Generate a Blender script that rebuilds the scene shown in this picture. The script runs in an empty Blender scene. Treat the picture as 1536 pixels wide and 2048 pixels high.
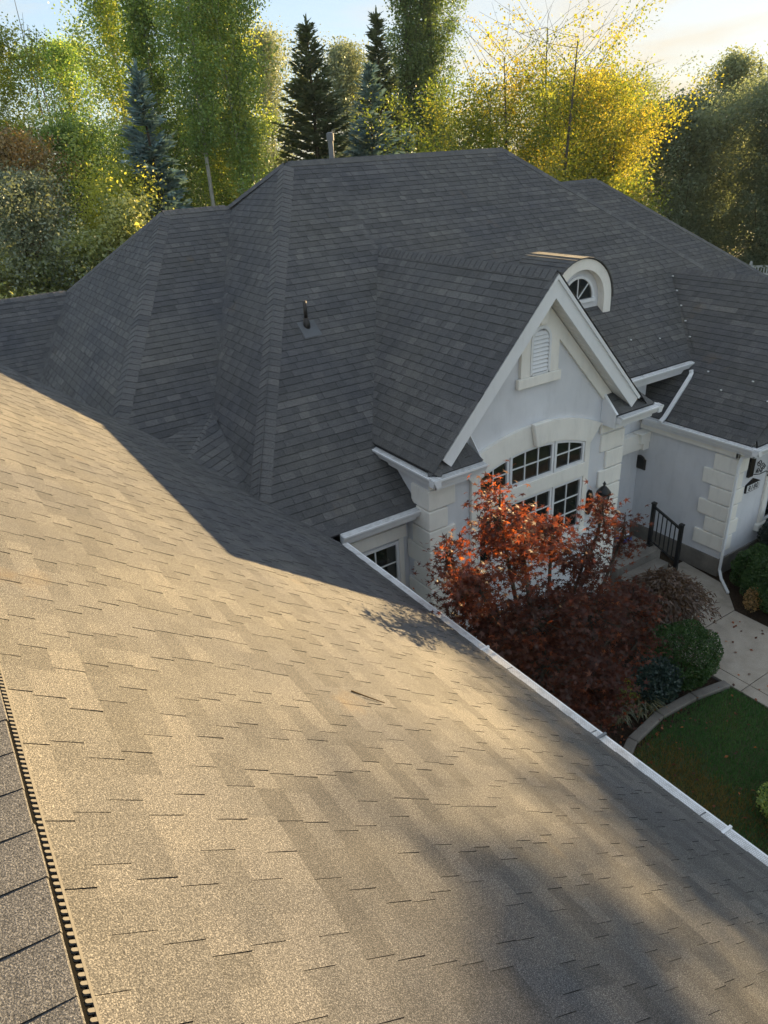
import bpy, bmesh, math, random
import numpy as np
from mathutils import Vector, Matrix

D = bpy.data
SC = bpy.context.scene
COL = SC.collection
G = 8.95                      # the camera stands 8.95 m above the lawn
rad = math.radians

# ------------------------------------------------------------------ camera
YAW, PIT, ROL = rad(32.057), rad(26.907), rad(3.459)
fw = Vector((math.sin(YAW) * math.cos(PIT), math.cos(YAW) * math.cos(PIT), -math.sin(PIT)))
r0 = Vector((math.cos(YAW), -math.sin(YAW), 0))
d0 = fw.cross(r0)
rt = r0 * math.cos(ROL) + d0 * math.sin(ROL)
dn = d0 * math.cos(ROL) - r0 * math.sin(ROL)
cam = D.cameras.new('camera')
cam.sensor_fit = 'HORIZONTAL'
cam.sensor_width = 36
cam.lens = 36 * 1421.9 / 1536
cam.clip_start = 0.05
cam.clip_end = 3000
camo = D.objects.new('camera', cam)
COL.objects.link(camo)
M = Matrix.Identity(4)
for i in range(3):
    M[i][0], M[i][1], M[i][2] = rt[i], -dn[i], -fw[i]
M[0][3], M[1][3], M[2][3] = 0, 0, G
camo.matrix_world = M
SC.camera = camo

# ------------------------------------------------------------------ light
SUN_AZ, SUN_EL = rad(71.6), rad(13.1)          # azimuth from +Y towards +X
world = D.worlds.new('World')
SC.world = world
world.use_nodes = True
wn, wl = world.node_tree.nodes, world.node_tree.links
wn.clear()
wo = wn.new('ShaderNodeOutputWorld')
bg = wn.new('ShaderNodeBackground')
bg.inputs['Strength'].default_value = 0.10
sky = wn.new('ShaderNodeTexSky')
sky.sky_type = 'NISHITA'
sky.sun_disc = False
sky.sun_elevation = SUN_EL
sky.sun_rotation = SUN_AZ
sky.altitude = 1400
sky.air_density = 1.0
sky.dust_density = 1.2
sky.ozone_density = 1.3
# thin streaky clouds over the whole dome
tc = wn.new('ShaderNodeTexCoord')
mp = wn.new('ShaderNodeMapping')
mp.inputs['Rotation'].default_value = (0, rad(9), rad(25))
mp.inputs['Scale'].default_value = (1.1, 1.1, 7.0)
mp.inputs['Location'].default_value = (4.1, 1.5, 0.5)
nz = wn.new('ShaderNodeTexNoise')
nz.inputs['Scale'].default_value = 2.1
nz.inputs['Detail'].default_value = 7
nz.inputs['Roughness'].default_value = 0.55
nz.inputs['Distortion'].default_value = 0.35
rp = wn.new('ShaderNodeValToRGB')
rp.color_ramp.elements[0].position = 0.42
rp.color_ramp.elements[1].position = 0.66
cm = wn.new('ShaderNodeMix')
cm.data_type = 'RGBA'
cm.blend_type = 'MIX'
cm.inputs['B'].default_value = (1.68, 1.43, 1.05, 1)
fm = wn.new('ShaderNodeMath')
fm.operation = 'MULTIPLY'
fm.inputs[1].default_value = 0.8
wl.new(tc.outputs['Generated'], mp.inputs['Vector'])
wl.new(mp.outputs['Vector'], nz.inputs['Vector'])
wl.new(nz.outputs['Fac'], rp.inputs['Fac'])
wl.new(rp.outputs['Color'], fm.inputs[0])
wl.new(fm.outputs[0], cm.inputs['Factor'])
# the whole dome is compressed evenly, as the photograph's tone curve does
gm = wn.new('ShaderNodeGamma')
gm.inputs['Gamma'].default_value = 0.13
ml = wn.new('ShaderNodeMix')
ml.data_type = 'RGBA'
ml.blend_type = 'MULTIPLY'
ml.inputs['Factor'].default_value = 1
ml.inputs['B'].default_value = (1.21, 1.32, 1.45, 1)
wl.new(sky.outputs['Color'], gm.inputs['Color'])
hs = wn.new('ShaderNodeHueSaturation')
hs.inputs['Saturation'].default_value = 3.4
wl.new(gm.outputs['Color'], hs.inputs['Color'])
wl.new(hs.outputs['Color'], ml.inputs['A'])
wl.new(ml.outputs['Result'], cm.inputs['A'])
wl.new(cm.outputs['Result'], bg.inputs['Color'])
wl.new(bg.outputs['Background'], wo.inputs['Surface'])

sl = D.lights.new('sun', 'SUN')
sl.energy = 3.35
sl.angle = rad(0.53)
sl.color = (1.0, 0.705, 0.345)
so = D.objects.new('sun', sl)
COL.objects.link(so)
sdir = Vector((math.sin(SUN_AZ) * math.cos(SUN_EL), math.cos(SUN_AZ) * math.cos(SUN_EL), math.sin(SUN_EL)))
so.rotation_euler = sdir.to_track_quat('Z', 'Y').to_euler()
so.location = (20, 30, 40)

SC.view_settings.view_transform = 'Standard'
SC.view_settings.look = 'None'
SC.view_settings.exposure = 2.52
SC.view_settings.gamma = 1
SC.view_settings.use_curve_mapping = False
SC.render.engine = 'CYCLES'
SC.cycles.max_bounces = 6
SC.cycles.diffuse_bounces = 3
SC.cycles.glossy_bounces = 3
SC.cycles.transmission_bounces = 4
SC.cycles.transparent_max_bounces = 6
SC.cycles.caustics_reflective = False
SC.cycles.caustics_refractive = False


# ------------------------------------------------------------------ materials
class NT:
    def __init__(s, name):
        s.m = D.materials.new(name)
        s.m.use_nodes = True
        s.t = s.m.node_tree
        s.n, s.l = s.t.nodes, s.t.links
        s.n.clear()
        s.out = s.n.new('ShaderNodeOutputMaterial')

    def new(s, typ, **kw):
        nd = s.n.new('ShaderNode' + typ)
        for k, v in kw.items():
            setattr(nd, k, v)
        return nd

    def val(s, nd, **kw):
        for k, v in kw.items():
            nd.inputs[k.replace('_', ' ')].default_value = v
        return nd

    def coords(s, scale=None, kind='Object'):
        t = s.new('TexCoord')
        if scale is None:
            return t.outputs[kind]
        m_ = s.new('Mapping')
        m_.inputs['Scale'].default_value = scale
        s.l.new(t.outputs[kind], m_.inputs['Vector'])
        return m_.outputs['Vector']

    def noise(s, scale, detail=3, rough=.55, vec=None, dist=0):
        nd = s.new('TexNoise')
        s.val(nd, Scale=scale, Detail=detail, Roughness=rough, Distortion=dist)
        s.l.new(vec if vec is not None else s.coords(), nd.inputs['Vector'])
        return nd.outputs['Fac']

    def ramp(s, fac, stops):
        nd = s.new('ValToRGB')
        e = nd.color_ramp.elements
        while len(e) < len(stops):
            e.new(.5)
        for k, (p, c) in enumerate(stops):
            e[k].position = p
            e[k].color = (*c, 1) if len(c) == 3 else c
        s.l.new(fac, nd.inputs['Fac'])
        return nd.outputs['Color']

    def mix(s, a, b, fac, mode='MIX'):
        nd = s.new('Mix', data_type='RGBA', blend_type=mode)
        for sock, v in (('A', a), ('B', b)):
            if hasattr(v, 'links'):
                s.l.new(v, nd.inputs[sock])
            else:
                nd.inputs[sock].default_value = (*v, 1)
        if hasattr(fac, 'links'):
            s.l.new(fac, nd.inputs['Factor'])
        else:
            nd.inputs['Factor'].default_value = fac
        return nd.outputs['Result']

    def math(s, op, a, b):
        nd = s.new('Math', operation=op)
        for k, v in enumerate((a, b)):
            if hasattr(v, 'links'):
                s.l.new(v, nd.inputs[k])
            else:
                nd.inputs[k].default_value = v
        return nd.outputs[0]

    def attr(s, name):
        return s.new('Attribute', attribute_name=name).outputs['Fac']

    def bsdf(s, color, rough=.6, bump=None, bstr=.3, bdist=.01, metal=0, spec=.5):
        b = s.new('BsdfPrincipled')
        if hasattr(color, 'links'):
            s.l.new(color, b.inputs['Base Color'])
        else:
            b.inputs['Base Color'].default_value = (*color, 1)
        if hasattr(rough, 'links'):
            s.l.new(rough, b.inputs['Roughness'])
        else:
            b.inputs['Roughness'].default_value = rough
        b.inputs['Metallic'].default_value = metal
        b.inputs['Specular IOR Level'].default_value = spec
        if bump is not None:
            bp = s.new('Bump')
            bp.inputs['Strength'].default_value = bstr
            bp.inputs['Distance'].default_value = bdist
            s.l.new(bump, bp.inputs['Height'])
            s.l.new(bp.outputs['Normal'], b.inputs['Normal'])
        s.l.new(b.outputs['BSDF'], s.out.inputs['Surface'])
        return b


def paint_mat(name, col, rough=.45, var=.06, bumpscale=None, bstr=.15, dirt=0.0, spec=.4):
    k = NT(name)
    n1 = k.noise(1.7, 5, .6)
    c = k.ramp(n1, [(.3, tuple(v * (1 - var) for v in col)), (.7, tuple(min(1, v * (1 + var)) for v in col))])
    if dirt:
        n2 = k.noise(6, 6, .7, k.coords((1, 1, .25)))
        f = k.math('MULTIPLY', k.ramp(n2, [(.5, (0, 0, 0)), (.75, (1, 1, 1))]), dirt)
        c = k.mix(c, tuple(v * .55 for v in col), f)
    k.bsdf(c, rough, k.noise(bumpscale, 3, .6) if bumpscale else None, bstr, .004, spec=spec)
    return k.m


def shingle_mat(name, dark, light, scale=1.0):
    k = NT(name)
    t = k.attr('tint')
    base = k.ramp(t, [(0, tuple(v * .76 for v in dark)), (.55, dark), (1, light)])
    spk = k.noise(205 * scale, 2, .7)
    spk2 = k.noise(95 * scale, 2, .6)
    s = k.ramp(spk, [(.30, (.10, .10, .105)), (.51, (.82, .80, .78)), (.72, (3.3, 3.1, 2.85))])
    c = k.mix(base, s, .78, 'MULTIPLY')
    s2 = k.ramp(spk2, [(.3, (.72, .72, .72)), (.7, (1.25, 1.24, 1.2))])
    c = k.mix(c, s2, .7, 'MULTIPLY')
    big = k.noise(.55, 5, .6)
    c = k.mix(c, k.ramp(big, [(.32, (.80, .80, .84)), (.68, (1.13, 1.08, .98))]), .9, 'MULTIPLY')
    rust = k.ramp(k.noise(1.1, 4, .6, k.coords((1.3, .9, 1))), [(.66, (0, 0, 0)), (.82, (1, 1, 1))])
    c = k.mix(c, (.20, .135, .06), k.math('MULTIPLY', rust, .45))
    k.bsdf(c, .88, spk, .75, .004, spec=.35)
    return k.m


def leaf_mat(name, stops, trans=.45, gloss=.12, tcol=(1.35, 1.3, .9)):
    """stops: (tint position, colour)"""
    k = NT(name)
    c = k.ramp(k.attr('tint'), stops)
    df = k.new('BsdfDiffuse')
    tr = k.new('BsdfTranslucent')
    gl = k.new('BsdfGlossy')
    gl.inputs['Roughness'].default_value = .42
    k.l.new(c, df.inputs['Color'])
    k.l.new(k.mix(c, tcol, 1.0, 'MULTIPLY'), tr.inputs['Color'])
    gl.inputs['Color'].default_value = (.5, .5, .5, 1)
    m1 = k.new('MixShader')
    m1.inputs[0].default_value = trans
    k.l.new(df.outputs[0], m1.inputs[1])
    k.l.new(tr.outputs[0], m1.inputs[2])
    m2 = k.new('MixShader')
    m2.inputs[0].default_value = gloss
    k.l.new(m1.outputs[0], m2.inputs[1])
    k.l.new(gl.outputs[0], m2.inputs[2])
    k.l.new(m2.outputs[0], k.out.inputs['Surface'])
    return k.m


def bark_mat(name, a, b, scale=8):
    k = NT(name)
    n = k.noise(scale, 5, .65, k.coords((1, 1, .3)))
    k.bsdf(k.ramp(n, [(.35, a), (.65, b)]), .9, n, .6, .02, spec=.2)
    return k.m


MT = {}
MT['shingle'] = shingle_mat('asphalt_shingle', (.098, .104, .115), (.142, .146, .155))
MT['edge'] = paint_mat('asphalt_cut_edge', (.016, .016, .017), .95, .2)
MT['band'] = shingle_mat('shadow_band_granules', (.045, .047, .051), (.062, .063, .066))  # dark granule strip; the shadow line below each course is put into its colour
MT['deck'] = paint_mat('roof_deck', (.03, .03, .032), .9)
MT['stucco'] = paint_mat('grey_stucco', (.71, .72, .745), .9, .05, 90, .8, .22, .2)
MT['trim'] = paint_mat('cream_stucco_trim', (.88, .85, .78), .85, .04, 150, .35, .25, .2)
MT['white'] = paint_mat('white_painted_metal', (.80, .81, .82), .35, .03, None, 0, .18)
MT['soffit'] = paint_mat('white_soffit_vinyl', (.74, .735, .70), .5, .03)
MT['guard'] = None
MT['black'] = paint_mat('black_painted_iron', (.012, .012, .013), .4, .1)
MT['bronze'] = paint_mat('dark_bronze', (.03, .026, .024), .45, .2)
MT['plastic_black'] = paint_mat('black_vent_plastic', (.006, .006, .006), 1.0, .1, spec=.02)
MT['plastic_grey'] = paint_mat('grey_vent_plastic', (.15, .145, .135), .8, .1, 60, .1, .3, spec=.1)
MT['lead'] = paint_mat('grey_flashing', (.17, .18, .19), .5, .15)
MT['flash'] = paint_mat('dark_flashing', (.105, .112, .122), .6, .2)
MT['inside'] = paint_mat('dark_room', (.02, .022, .024), .9)
MT['curtain'] = paint_mat('window_curtain', (.30, .30, .29), .9)
MT['caplit'] = MT['shingle']


def glass_mat():
    k = NT('window_glass')
    n = k.noise(.8, 2, .5)
    k.bsdf((.012, .016, .016), .03, n, .2, .05, spec=.95)
    return k.m


MT['glass'] = glass_mat()


def guard_mat():
    k = NT('gutter_guard_mesh')
    br = k.new('TexBrick')
    k.l.new(k.coords((1, 1, 1)), br.inputs['Vector'])
    k.val(br, Scale=18, Mortar_Size=.03, Color1=(.66, .67, .68, 1), Color2=(.72, .73, .74, 1), Mortar=(.34, .34, .34, 1))
    n = k.noise(9, 5, .7)
    c = k.mix(br.outputs['Color'], (.22, .215, .20), k.math('MULTIPLY', k.ramp(n, [(.45, (0, 0, 0)), (.75, (1, 1, 1))]), .7))
    k.bsdf(c, .5, br.outputs['Fac'], -.3, .003, spec=.5)
    return k.m


MT['guard'] = guard_mat()


def concrete_mat(name, a, b):
    k = NT(name)
    n = k.noise(3, 7, .65)
    n2 = k.noise(160, 2, .6)
    c = k.ramp(n, [(.3, a), (.7, b)])
    c = k.mix(c, k.ramp(n2, [(.3, (.6, .6, .6)), (.7, (1.3, 1.3, 1.3))]), .7, 'MULTIPLY')
    st = k.ramp(k.noise(1.1, 6, .7, None, .6), [(.55, (0, 0, 0)), (.8, (1, 1, 1))])
    c = k.mix(c, tuple(v * .6 for v in a), k.math('MULTIPLY', st, .6))
    k.bsdf(c, .92, n2, .4, .004, spec=.2)
    return k.m


MT['concrete'] = concrete_mat('weathered_concrete', (.30, .262, .215), (.40, .355, .30))
MT['curb'] = concrete_mat('curb_concrete', (.15, .137, .122), (.24, .22, .195))


def ground_mat(name, a, b, scale, bs=.5):
    k = NT(name)
    n = k.noise(scale, 8, .7)
    k.bsdf(k.ramp(n, [(.3, a), (.7, b)]), .95, n, bs, .05, spec=.1)
    return k.m


MT['soil'] = ground_mat('lawn_soil', (.035, .05, .02), (.06, .07, .03), 9)
MT['mulch'] = ground_mat('bark_mulch', (.022, .015, .010), (.075, .05, .034), 26, 1)
MT['field'] = ground_mat('far_grass', (.035, .05, .018), (.075, .085, .03), .7)
GRASS = leaf_mat('grass_blade', [(0, (.06, .15, .055)), (.5, (.11, .25, .08)), (.72, (.20, .15, .05)), (1, (.30, .19, .07))], .35, .04)


# ------------------------------------------------------------------ mesh helpers
def rootloc(p):
    while p is not None and p.parent is not None:
        p = p.parent
    return Vector(p.location) if p is not None else Vector((0, 0, 0))


class MB:
    """collects faces in camera-relative metres (z measured from the camera) and links them as one object"""

    def __init__(s):
        s.v, s.f, s.mi, s.t = [], [], [], []

    def ngon(s, pts, m=0, t=.5):
        i = len(s.v)
        s.v += [tuple(p) for p in pts]
        s.f.append(tuple(range(i, i + len(pts))))
        s.mi.append(m)
        s.t.append(t)

    def prism(s, pts, vec, m=0, t=.5):
        n, i = len(pts), len(s.v)
        a = [Vector(p) for p in pts]
        vec = Vector(vec)
        s.v += [tuple(p) for p in a] + [tuple(p + vec) for p in a]
        nrm = sum(((a[k] - a[0]).cross(a[(k + 1) % n] - a[0]) for k in range(n)), Vector())
        flip = nrm.dot(vec) > 0
        fs = [tuple(range(i, i + n)), tuple(range(i + 2 * n - 1, i + n - 1, -1))]
        for k in range(n):
            k2 = (k + 1) % n
            fs.append((i + k2, i + k, i + n + k, i + n + k2))
        for f in fs:
            s.f.append(f[::-1] if flip else f)
            s.mi.append(m)
            s.t.append(t)

    def box(s, x0, x1, y0, y1, z0, z1, m=0, t=.5):
        s.prism([(x0, y0, z0), (x1, y0, z0), (x1, y0, z1), (x0, y0, z1)], (0, y1 - y0, 0), m, t)

    def bar(s, a, b, w, h, up=(0, 0, 1), m=0, t=.5):
        """rectangular bar from a to b: w across, h along up, centred"""
        a, b = Vector(a), Vector(b)
        d = (b - a).normalized()
        side = d.cross(Vector(up)).normalized()
        u = side.cross(d).normalized()
        q = [a - side * w / 2 - u * h / 2, a + side * w / 2 - u * h / 2, a + side * w / 2 + u * h / 2, a - side * w / 2 + u * h / 2]
        s.prism(q, b - a, m, t)

    def tube(s, path, radii, n=8, m=0, t=.5, cap=True):
        path = [Vector(p) for p in path]
        if not hasattr(radii, '__len__'):
            radii = [radii] * len(path)
        i0 = len(s.v)
        ref = None
        for k, p in enumerate(path):
            d = (path[min(k + 1, len(path) - 1)] - path[max(k - 1, 0)]).normalized()
            if ref is None:
                ref = d.orthogonal().normalized()
            ref = (ref - d * ref.dot(d)).normalized()
            b = d.cross(ref)
            for j in range(n):
                a = 2 * math.pi * j / n
                s.v.append(tuple(p + (ref * math.cos(a) + b * math.sin(a)) * radii[k]))
        for k in range(len(path) - 1):
            for j in range(n):
                a, b_ = i0 + k * n + j, i0 + k * n + (j + 1) % n
                s.f.append((a, b_, b_ + n, a + n))
                s.mi.append(m)
                s.t.append(t)
        if cap:
            s.f.append(tuple(i0 + j for j in range(n))[::-1])
            s.f.append(tuple(i0 + (len(path) - 1) * n + j for j in range(n)))
            s.mi += [m, m]
            s.t += [t, t]

    def ellipsoid(s, c, r, n=12, m=0, t=.5, zmin=-1):
        path, rr = [], []
        i0 = len(s.v)
        K = max(4, n // 2)
        for k in range(K + 1):
            ph = -math.pi / 2 + math.pi * k / K
            z = max(math.sin(ph), zmin)
            for j in range(n):
                a = 2 * math.pi * j / n
                s.v.append((c[0] + r[0] * math.cos(ph) * math.cos(a), c[1] + r[1] * math.cos(ph) * math.sin(a), c[2] + r[2] * z))
        for k in range(K):
            for j in range(n):
                a, b = i0 + k * n + j, i0 + k * n + (j + 1) % n
                s.f.append((a, b, b + n, a + n))
                s.mi.append(m)
                s.t.append(t)

    def build(s, name, mats, parent=None, label=None, kind=None, smooth=False, bevel=0, origin=None):
        me = D.meshes.new(name)
        off = Vector(origin) if origin is not None else rootloc(parent)
        me.from_pydata([(x - off.x, y - off.y, z + G - off.z) for x, y, z in s.v], [], s.f)
        if not isinstance(mats, (list, tuple)):
            mats = [mats]
        for mm in mats:
            me.materials.append(MT[mm] if isinstance(mm, str) else mm)
        if len(mats) > 1:
            me.polygons.foreach_set('material_index', s.mi)
        at = me.attributes.new('tint', 'FLOAT', 'FACE')
        at.data.foreach_set('value', s.t)
        if smooth:
            me.polygons.foreach_set('use_smooth', [True] * len(s.f))
        me.update()
        o = D.objects.new(name, me)
        COL.objects.link(o)
        o.parent = parent
        if parent is None and origin is not None:
            o.location = off
        if label:
            o['label'] = label
        if kind:
            o['kind'] = kind
        if bevel:
            b = o.modifiers.new('bevel', 'BEVEL')
            b.width = bevel
            b.segments = 2
            b.limit_method = 'ANGLE'
        return o


def thing(name, label, cat, loc, group=None):
    """an Empty at the thing's base; loc is camera-relative"""
    o = D.objects.new(name, None)
    COL.objects.link(o)
    o.location = (loc[0], loc[1], loc[2] + G)
    o.empty_display_size = .2
    o['label'], o['category'] = label, cat
    if group:
        o['group'] = group
    return o


def tag(o, label, cat, group=None):
    o['label'], o['category'] = label, cat
    if group:
        o['group'] = group
    return o


def child(name, mesh, parent, loc, label=None):
    o = D.objects.new(name, mesh)
    COL.objects.link(o)
    o.parent = parent
    o.location = loc
    return o


GZ = -G      # ground level, camera-relative

# ------------------------------------------------------------------ house
house = thing('house', 'grey stucco house with dark shingle roofs, cream corner blocks and a gabled front', 'house', (8.4, 10.5, GZ))
HL = Vector(house.location)

tN, t1 = .75, .8


def zN(x): return -5.28 + tN * (4.42 - x)
def zP1(y): return -5.28 + t1 * (y - 8.62)
def zS1(x): return -.128 - 1.17 * (7.5 - x)
def zP2(y): return -.94 - .717 * (16.6 - y)
def zS2(x): return -.94 - 1.09 * (5.19 - x)
def zP3(y): return -2.77 - .72 * (20.14 - y)
def zB(y): return -.128 - .52 * (y - 15.06)
def zG(x): return -1.80 - 1.07 * abs(x - 8.37)
def zW(x): return -5.68 + 1.0 * (x - 13.25) if x <= 15.95 else -2.98 - (x - 15.95)
def zSR(x): return -.128 - .83 * (x - 13.57)
def zF(y): return -1.2 - .8 * (17.26 - y)


def f_(fn, pts, ax):
    return [(x, y, fn(x if ax == 'x' else y)) for x, y in pts]


planes = {}
planes['N'] = f_(zN, [(-.30, -4), (4.42, -4), (4.42, 8.4), (3.756, 9.79), (2.918, 11.47), (2.0, 12.1), (.954, 12.69), (-.30, 13.2)], 'x')
planes['P1L'] = f_(zP1, [(3.097, 8.62), (8.37, 8.62), (8.37, 15.06), (7.5, 15.06)], 'y')
planes['P1R'] = f_(zP1, [(8.37, 9.5), (17.9, 9.5), (17.9, 10.57), (13.57, 15.06), (8.37, 15.06)], 'y')
hx = 7.5 - (4.95 - .128) / 1.17
planes['S1'] = [(7.5, 15.06, -.128), (6.806, 16.6, -.94), (3.4, 11.04, zS1(3.4)), (3.4, 9.0, zS1(3.4))]
planes['P2'] = [(6.806, 16.6, -.94), (5.19, 16.6, -.94), (1.6, 11.14, zP2(11.14)), (3.4, 11.04, zP2(11.04))]
planes['S2'] = [(5.19, 16.6, -.94), (3.51, 20.14, zS2(3.51)), (1.2, 16.64, zS2(1.2)), (1.2, 10.6, zS2(1.2))]
planes['P3'] = f_(zP3, [(3.51, 20.14), (-6, 20.14), (-6, 16.64), (1.2, 16.64)], 'y')
planes['GL'] = f_(zG, [(5.92, 7.945), (8.37, 7.945), (8.37, 13.1), (5.92, 13.1)], 'x')
planes['GR'] = f_(zG, [(10.82, 7.945), (8.37, 7.945), (8.37, 13.1), (10.82, 13.1)], 'x')
planes['W'] = f_(zW, [(13.25, 7.12), (15.95, 7.12), (15.95, 11.6), (13.25, 11.6)], 'x')
planes['WR'] = f_(zW, [(15.95, 7.12), (18.65, 7.12), (18.65, 11.6), (15.95, 11.6)], 'x')
planes['SR'] = [(13.57, 15.06, -.128), (17.9, 10.57, zSR(17.9)), (17.9, 20, zSR(17.9))]
planes['F'] = f_(zF, [(13.5, 17.26), (19.6, 17.26), (24.6, 12.4), (13.5, 12.4)], 'y')
planes['B'] = f_(zB, [(7.5, 15.06), (13.57, 15.06), (18, 21), (18, 24), (-6, 24), (-6, 20.14), (3.51, 20.14), (5.19, 16.6), (6.806, 16.6)], 'y')
# return roofs at the gable's feet: front slopes
def zRet(y): return -4.47 + 1.0 * (y - 7.95)
planes['RL'] = f_(zRet, [(5.94, 7.95), (6.89, 7.95), (6.72, 8.30), (6.27, 8.30)], 'y')
planes['RR'] = f_(zRet, [(10.05, 7.95), (11.06, 7.95), (10.72, 8.30), (10.05, 8.30)], 'y')
planes['RRs'] = [(11.06, 7.95, -4.47), (10.72, 8.30, -4.12), (10.72, 9.6, -4.12), (11.06, 9.6, -4.47)]
def zRetW(y): return -5.66 + 1.0 * (y - 7.05)
planes['RW'] = f_(zRetW, [(13.27, 7.05), (14.3, 7.05), (14.1, 7.5), (13.72, 7.5)], 'y')
# cricket between the side slope and the wing roof
K0, K1 = (4.02, 12.05, -4.08), (3.05, 10.75, -4.27)
planes['CL'] = [K0, K1, (2.72, 11.52, -4.22)]
planes['CR'] = [K0, (3.66, 9.40, -4.80), K1]

# decks: slabs under the shingles
for nm, pts in planes.items():
    mb = MB()
    th = .05 if nm in ('RL', 'RR', 'RRs', 'CL', 'CR', 'RW') else .03 if nm in ('GL', 'GR', 'W', 'WR') else .16
    if nm in ('GL', 'GR', 'W', 'WR'):
        y0_ = min(p[1] for p in pts)
        pts = [(x, y + .06 if y < y0_ + .01 else y, z) for x, y, z in pts]
    mb.prism([(x, y, z - .012) for x, y, z in pts], (0, 0, -th))
    if nm == 'N':
        for (a, b) in zip(pts[2:7], pts[3:8]):       # the wing roof ends on a low wall above the valley
            mb.ngon([(a[0], a[1], a[2] - .17), (b[0], b[1], b[2] - .17), (b[0], b[1], -6), (a[0], a[1], -6)])
    mb.build('roof', 'deck', house)
mb = MB()
mb.prism(f_(lambda x: zN(-.30) - tN * (-.30 - x), [(-.30, -4), (-.30, 13.2), (-5.0, 13.2), (-5.0, -4)], 'x'), (0, 0, -.16))
mb.build('roof', 'deck', house)

# shingles
RNG = random.Random(5)


def clip(poly, edges):
    for (nx, ny, c) in edges:
        out = []
        n = len(poly)
        for i in range(n):
            p, q = poly[i], poly[(i + 1) % n]
            dp, dq = nx * p[0] + ny * p[1] - c, nx * q[0] + ny * q[1] - c
            if dp <= 0:
                out.append(p)
            if (dp < 0 < dq) or (dq < 0 < dp):
                t = dp / (dp - dq)
                out.append(tuple(p[k] + t * (q[k] - p[k]) for k in range(3)))
        poly = out
        if len(poly) < 3:
            return []
    return poly


EXP = .143
field = MB()
near = []


def shingles(pts, out, seed, collect=None, course=EXP, hk=1.0):
    sd = .20 if hk == 1 else .15
    R = random.Random(seed)
    P = [Vector(p) for p in pts]
    c0 = sum(P, Vector()) / len(P)
    n = Vector()
    for k in range(len(P)):
        n += (P[k] - c0).cross(P[(k + 1) % len(P)] - c0)
    n.normalize()
    if n.z < 0:
        n = -n
    up = (Vector((0, 0, 1)) - n * n.z).normalized()
    al = up.cross(n).normalized()
    low = min(P, key=lambda p: p.dot(up))
    o = low
    q = [((p - o).dot(al), (p - o).dot(up)) for p in P]
    area = sum(q[k][0] * q[(k + 1) % len(q)][1] - q[(k + 1) % len(q)][0] * q[k][1] for k in range(len(q)))
    if area < 0:
        q = q[::-1]
    edges = []
    for k in range(len(q)):
        a, b = q[k], q[(k + 1) % len(q)]
        ex, ey = b[0] - a[0], b[1] - a[1]
        L = math.hypot(ex, ey)
        if L < 1e-6:
            continue
        nx, ny = ey / L, -ex / L
        edges.append((nx, ny, nx * a[0] + ny * a[1]))
    x0, x1 = min(p[0] for p in q), max(p[0] for p in q)
    y1 = max(p[1] for p in q)

    def W3(p):
        return o + al * p[0] + up * p[1] + n * p[2]
    nc = int(y1 / course) + 1
    for i in range(nc):
        v0 = i * course + R.uniform(-.002, .002)
        v1 = v0 + course * 1.12
        ys = [v0, v1]
        # skip outside span quickly
        x = x0 - R.uniform(0, .3)
        raised = R.random() < .5
        run = R.uniform(.3, .7)
        tone = R.gauss(.45, sd)
        while x < x1:
            w = R.uniform(.13, .24) if raised else R.uniform(.09, .22)
            h = (R.uniform(.0092, .0112) if raised else R.uniform(.006, .0075)) if hk == 1 else (R.uniform(.0215, .0245) if raised else R.uniform(.0185, .0205))
            upk = .45 if hk == 1 else .75
            run -= w
            if run < 0:
                run = R.uniform(.6, 1.0)
                tone = R.gauss(.45, sd)
            t = min(.70 if hk == 1 else .9, max(0, tone + R.gauss(.06 if raised else -.06, sd * .7)))
            lift = h
            jl = v0 + R.uniform(-.0012, .0012) - ((.003 if hk == 1 else .006) if raised else 0)
            quad = [(x, jl, lift), (x + w - .001, jl, lift), (x + w - .001, v1, lift * upk), (x, v1, lift * upk)]
            ins = all(nx * p[0] + ny * p[1] - c <= 0 for p in quad for (nx, ny, c) in edges)
            if ins:
                A, B_, C_, E_ = [W3(p) for p in quad]
                F1, F2 = W3((x, jl, -.002)), W3((x + w - .001, jl, -.002))
                S1, S2 = W3((x, v1, -.002)), W3((x + w - .001, v1, -.002))
                faces = [[A, B_, C_, E_], [F1, F2, B_, A], [F1, A, E_, S1], [F2, S2, C_, B_]]
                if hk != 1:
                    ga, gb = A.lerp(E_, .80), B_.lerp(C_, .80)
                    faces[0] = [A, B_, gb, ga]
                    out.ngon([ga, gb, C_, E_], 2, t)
                if collect is not None:
                    collect.append((((A + C_) / 2), faces, t))
                else:
                    for q_, fc in enumerate(faces):
                        out.ngon(fc, 1 if q_ else 0, t)
            else:
                cl = clip(quad, edges)
                if len(cl) >= 3:
                    out.ngon([W3(p) for p in cl], 0, t)
                    k = min(range(len(cl)), key=lambda j: cl[j][1])
                    lo = [p for p in cl if abs(p[1] - jl) < 1e-4]
                    if len(lo) == 2:
                        a, b = sorted(lo)
                        out.ngon([W3((a[0], a[1], -.002)), W3((b[0], b[1], -.002)), W3(b), W3(a)], 1, t)
            x += w
            raised = not raised


for k, (nm, pts) in enumerate(planes.items()):
    if nm in ('B', 'WR', 'SR'):
        continue
    shingles(pts, field, 40 + k, near if nm == 'N' else None, EXP, 1.0 if nm == 'N' else 2.0)


def visible(p):
    z = p.dot(fw)
    if z < .2:
        return False
    u, v = 768 + 1421.9 * p.dot(rt) / z, 1024 + 1421.9 * p.dot(dn) / z
    return -40 < u < 1576 and -40 < v < 2090


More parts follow.
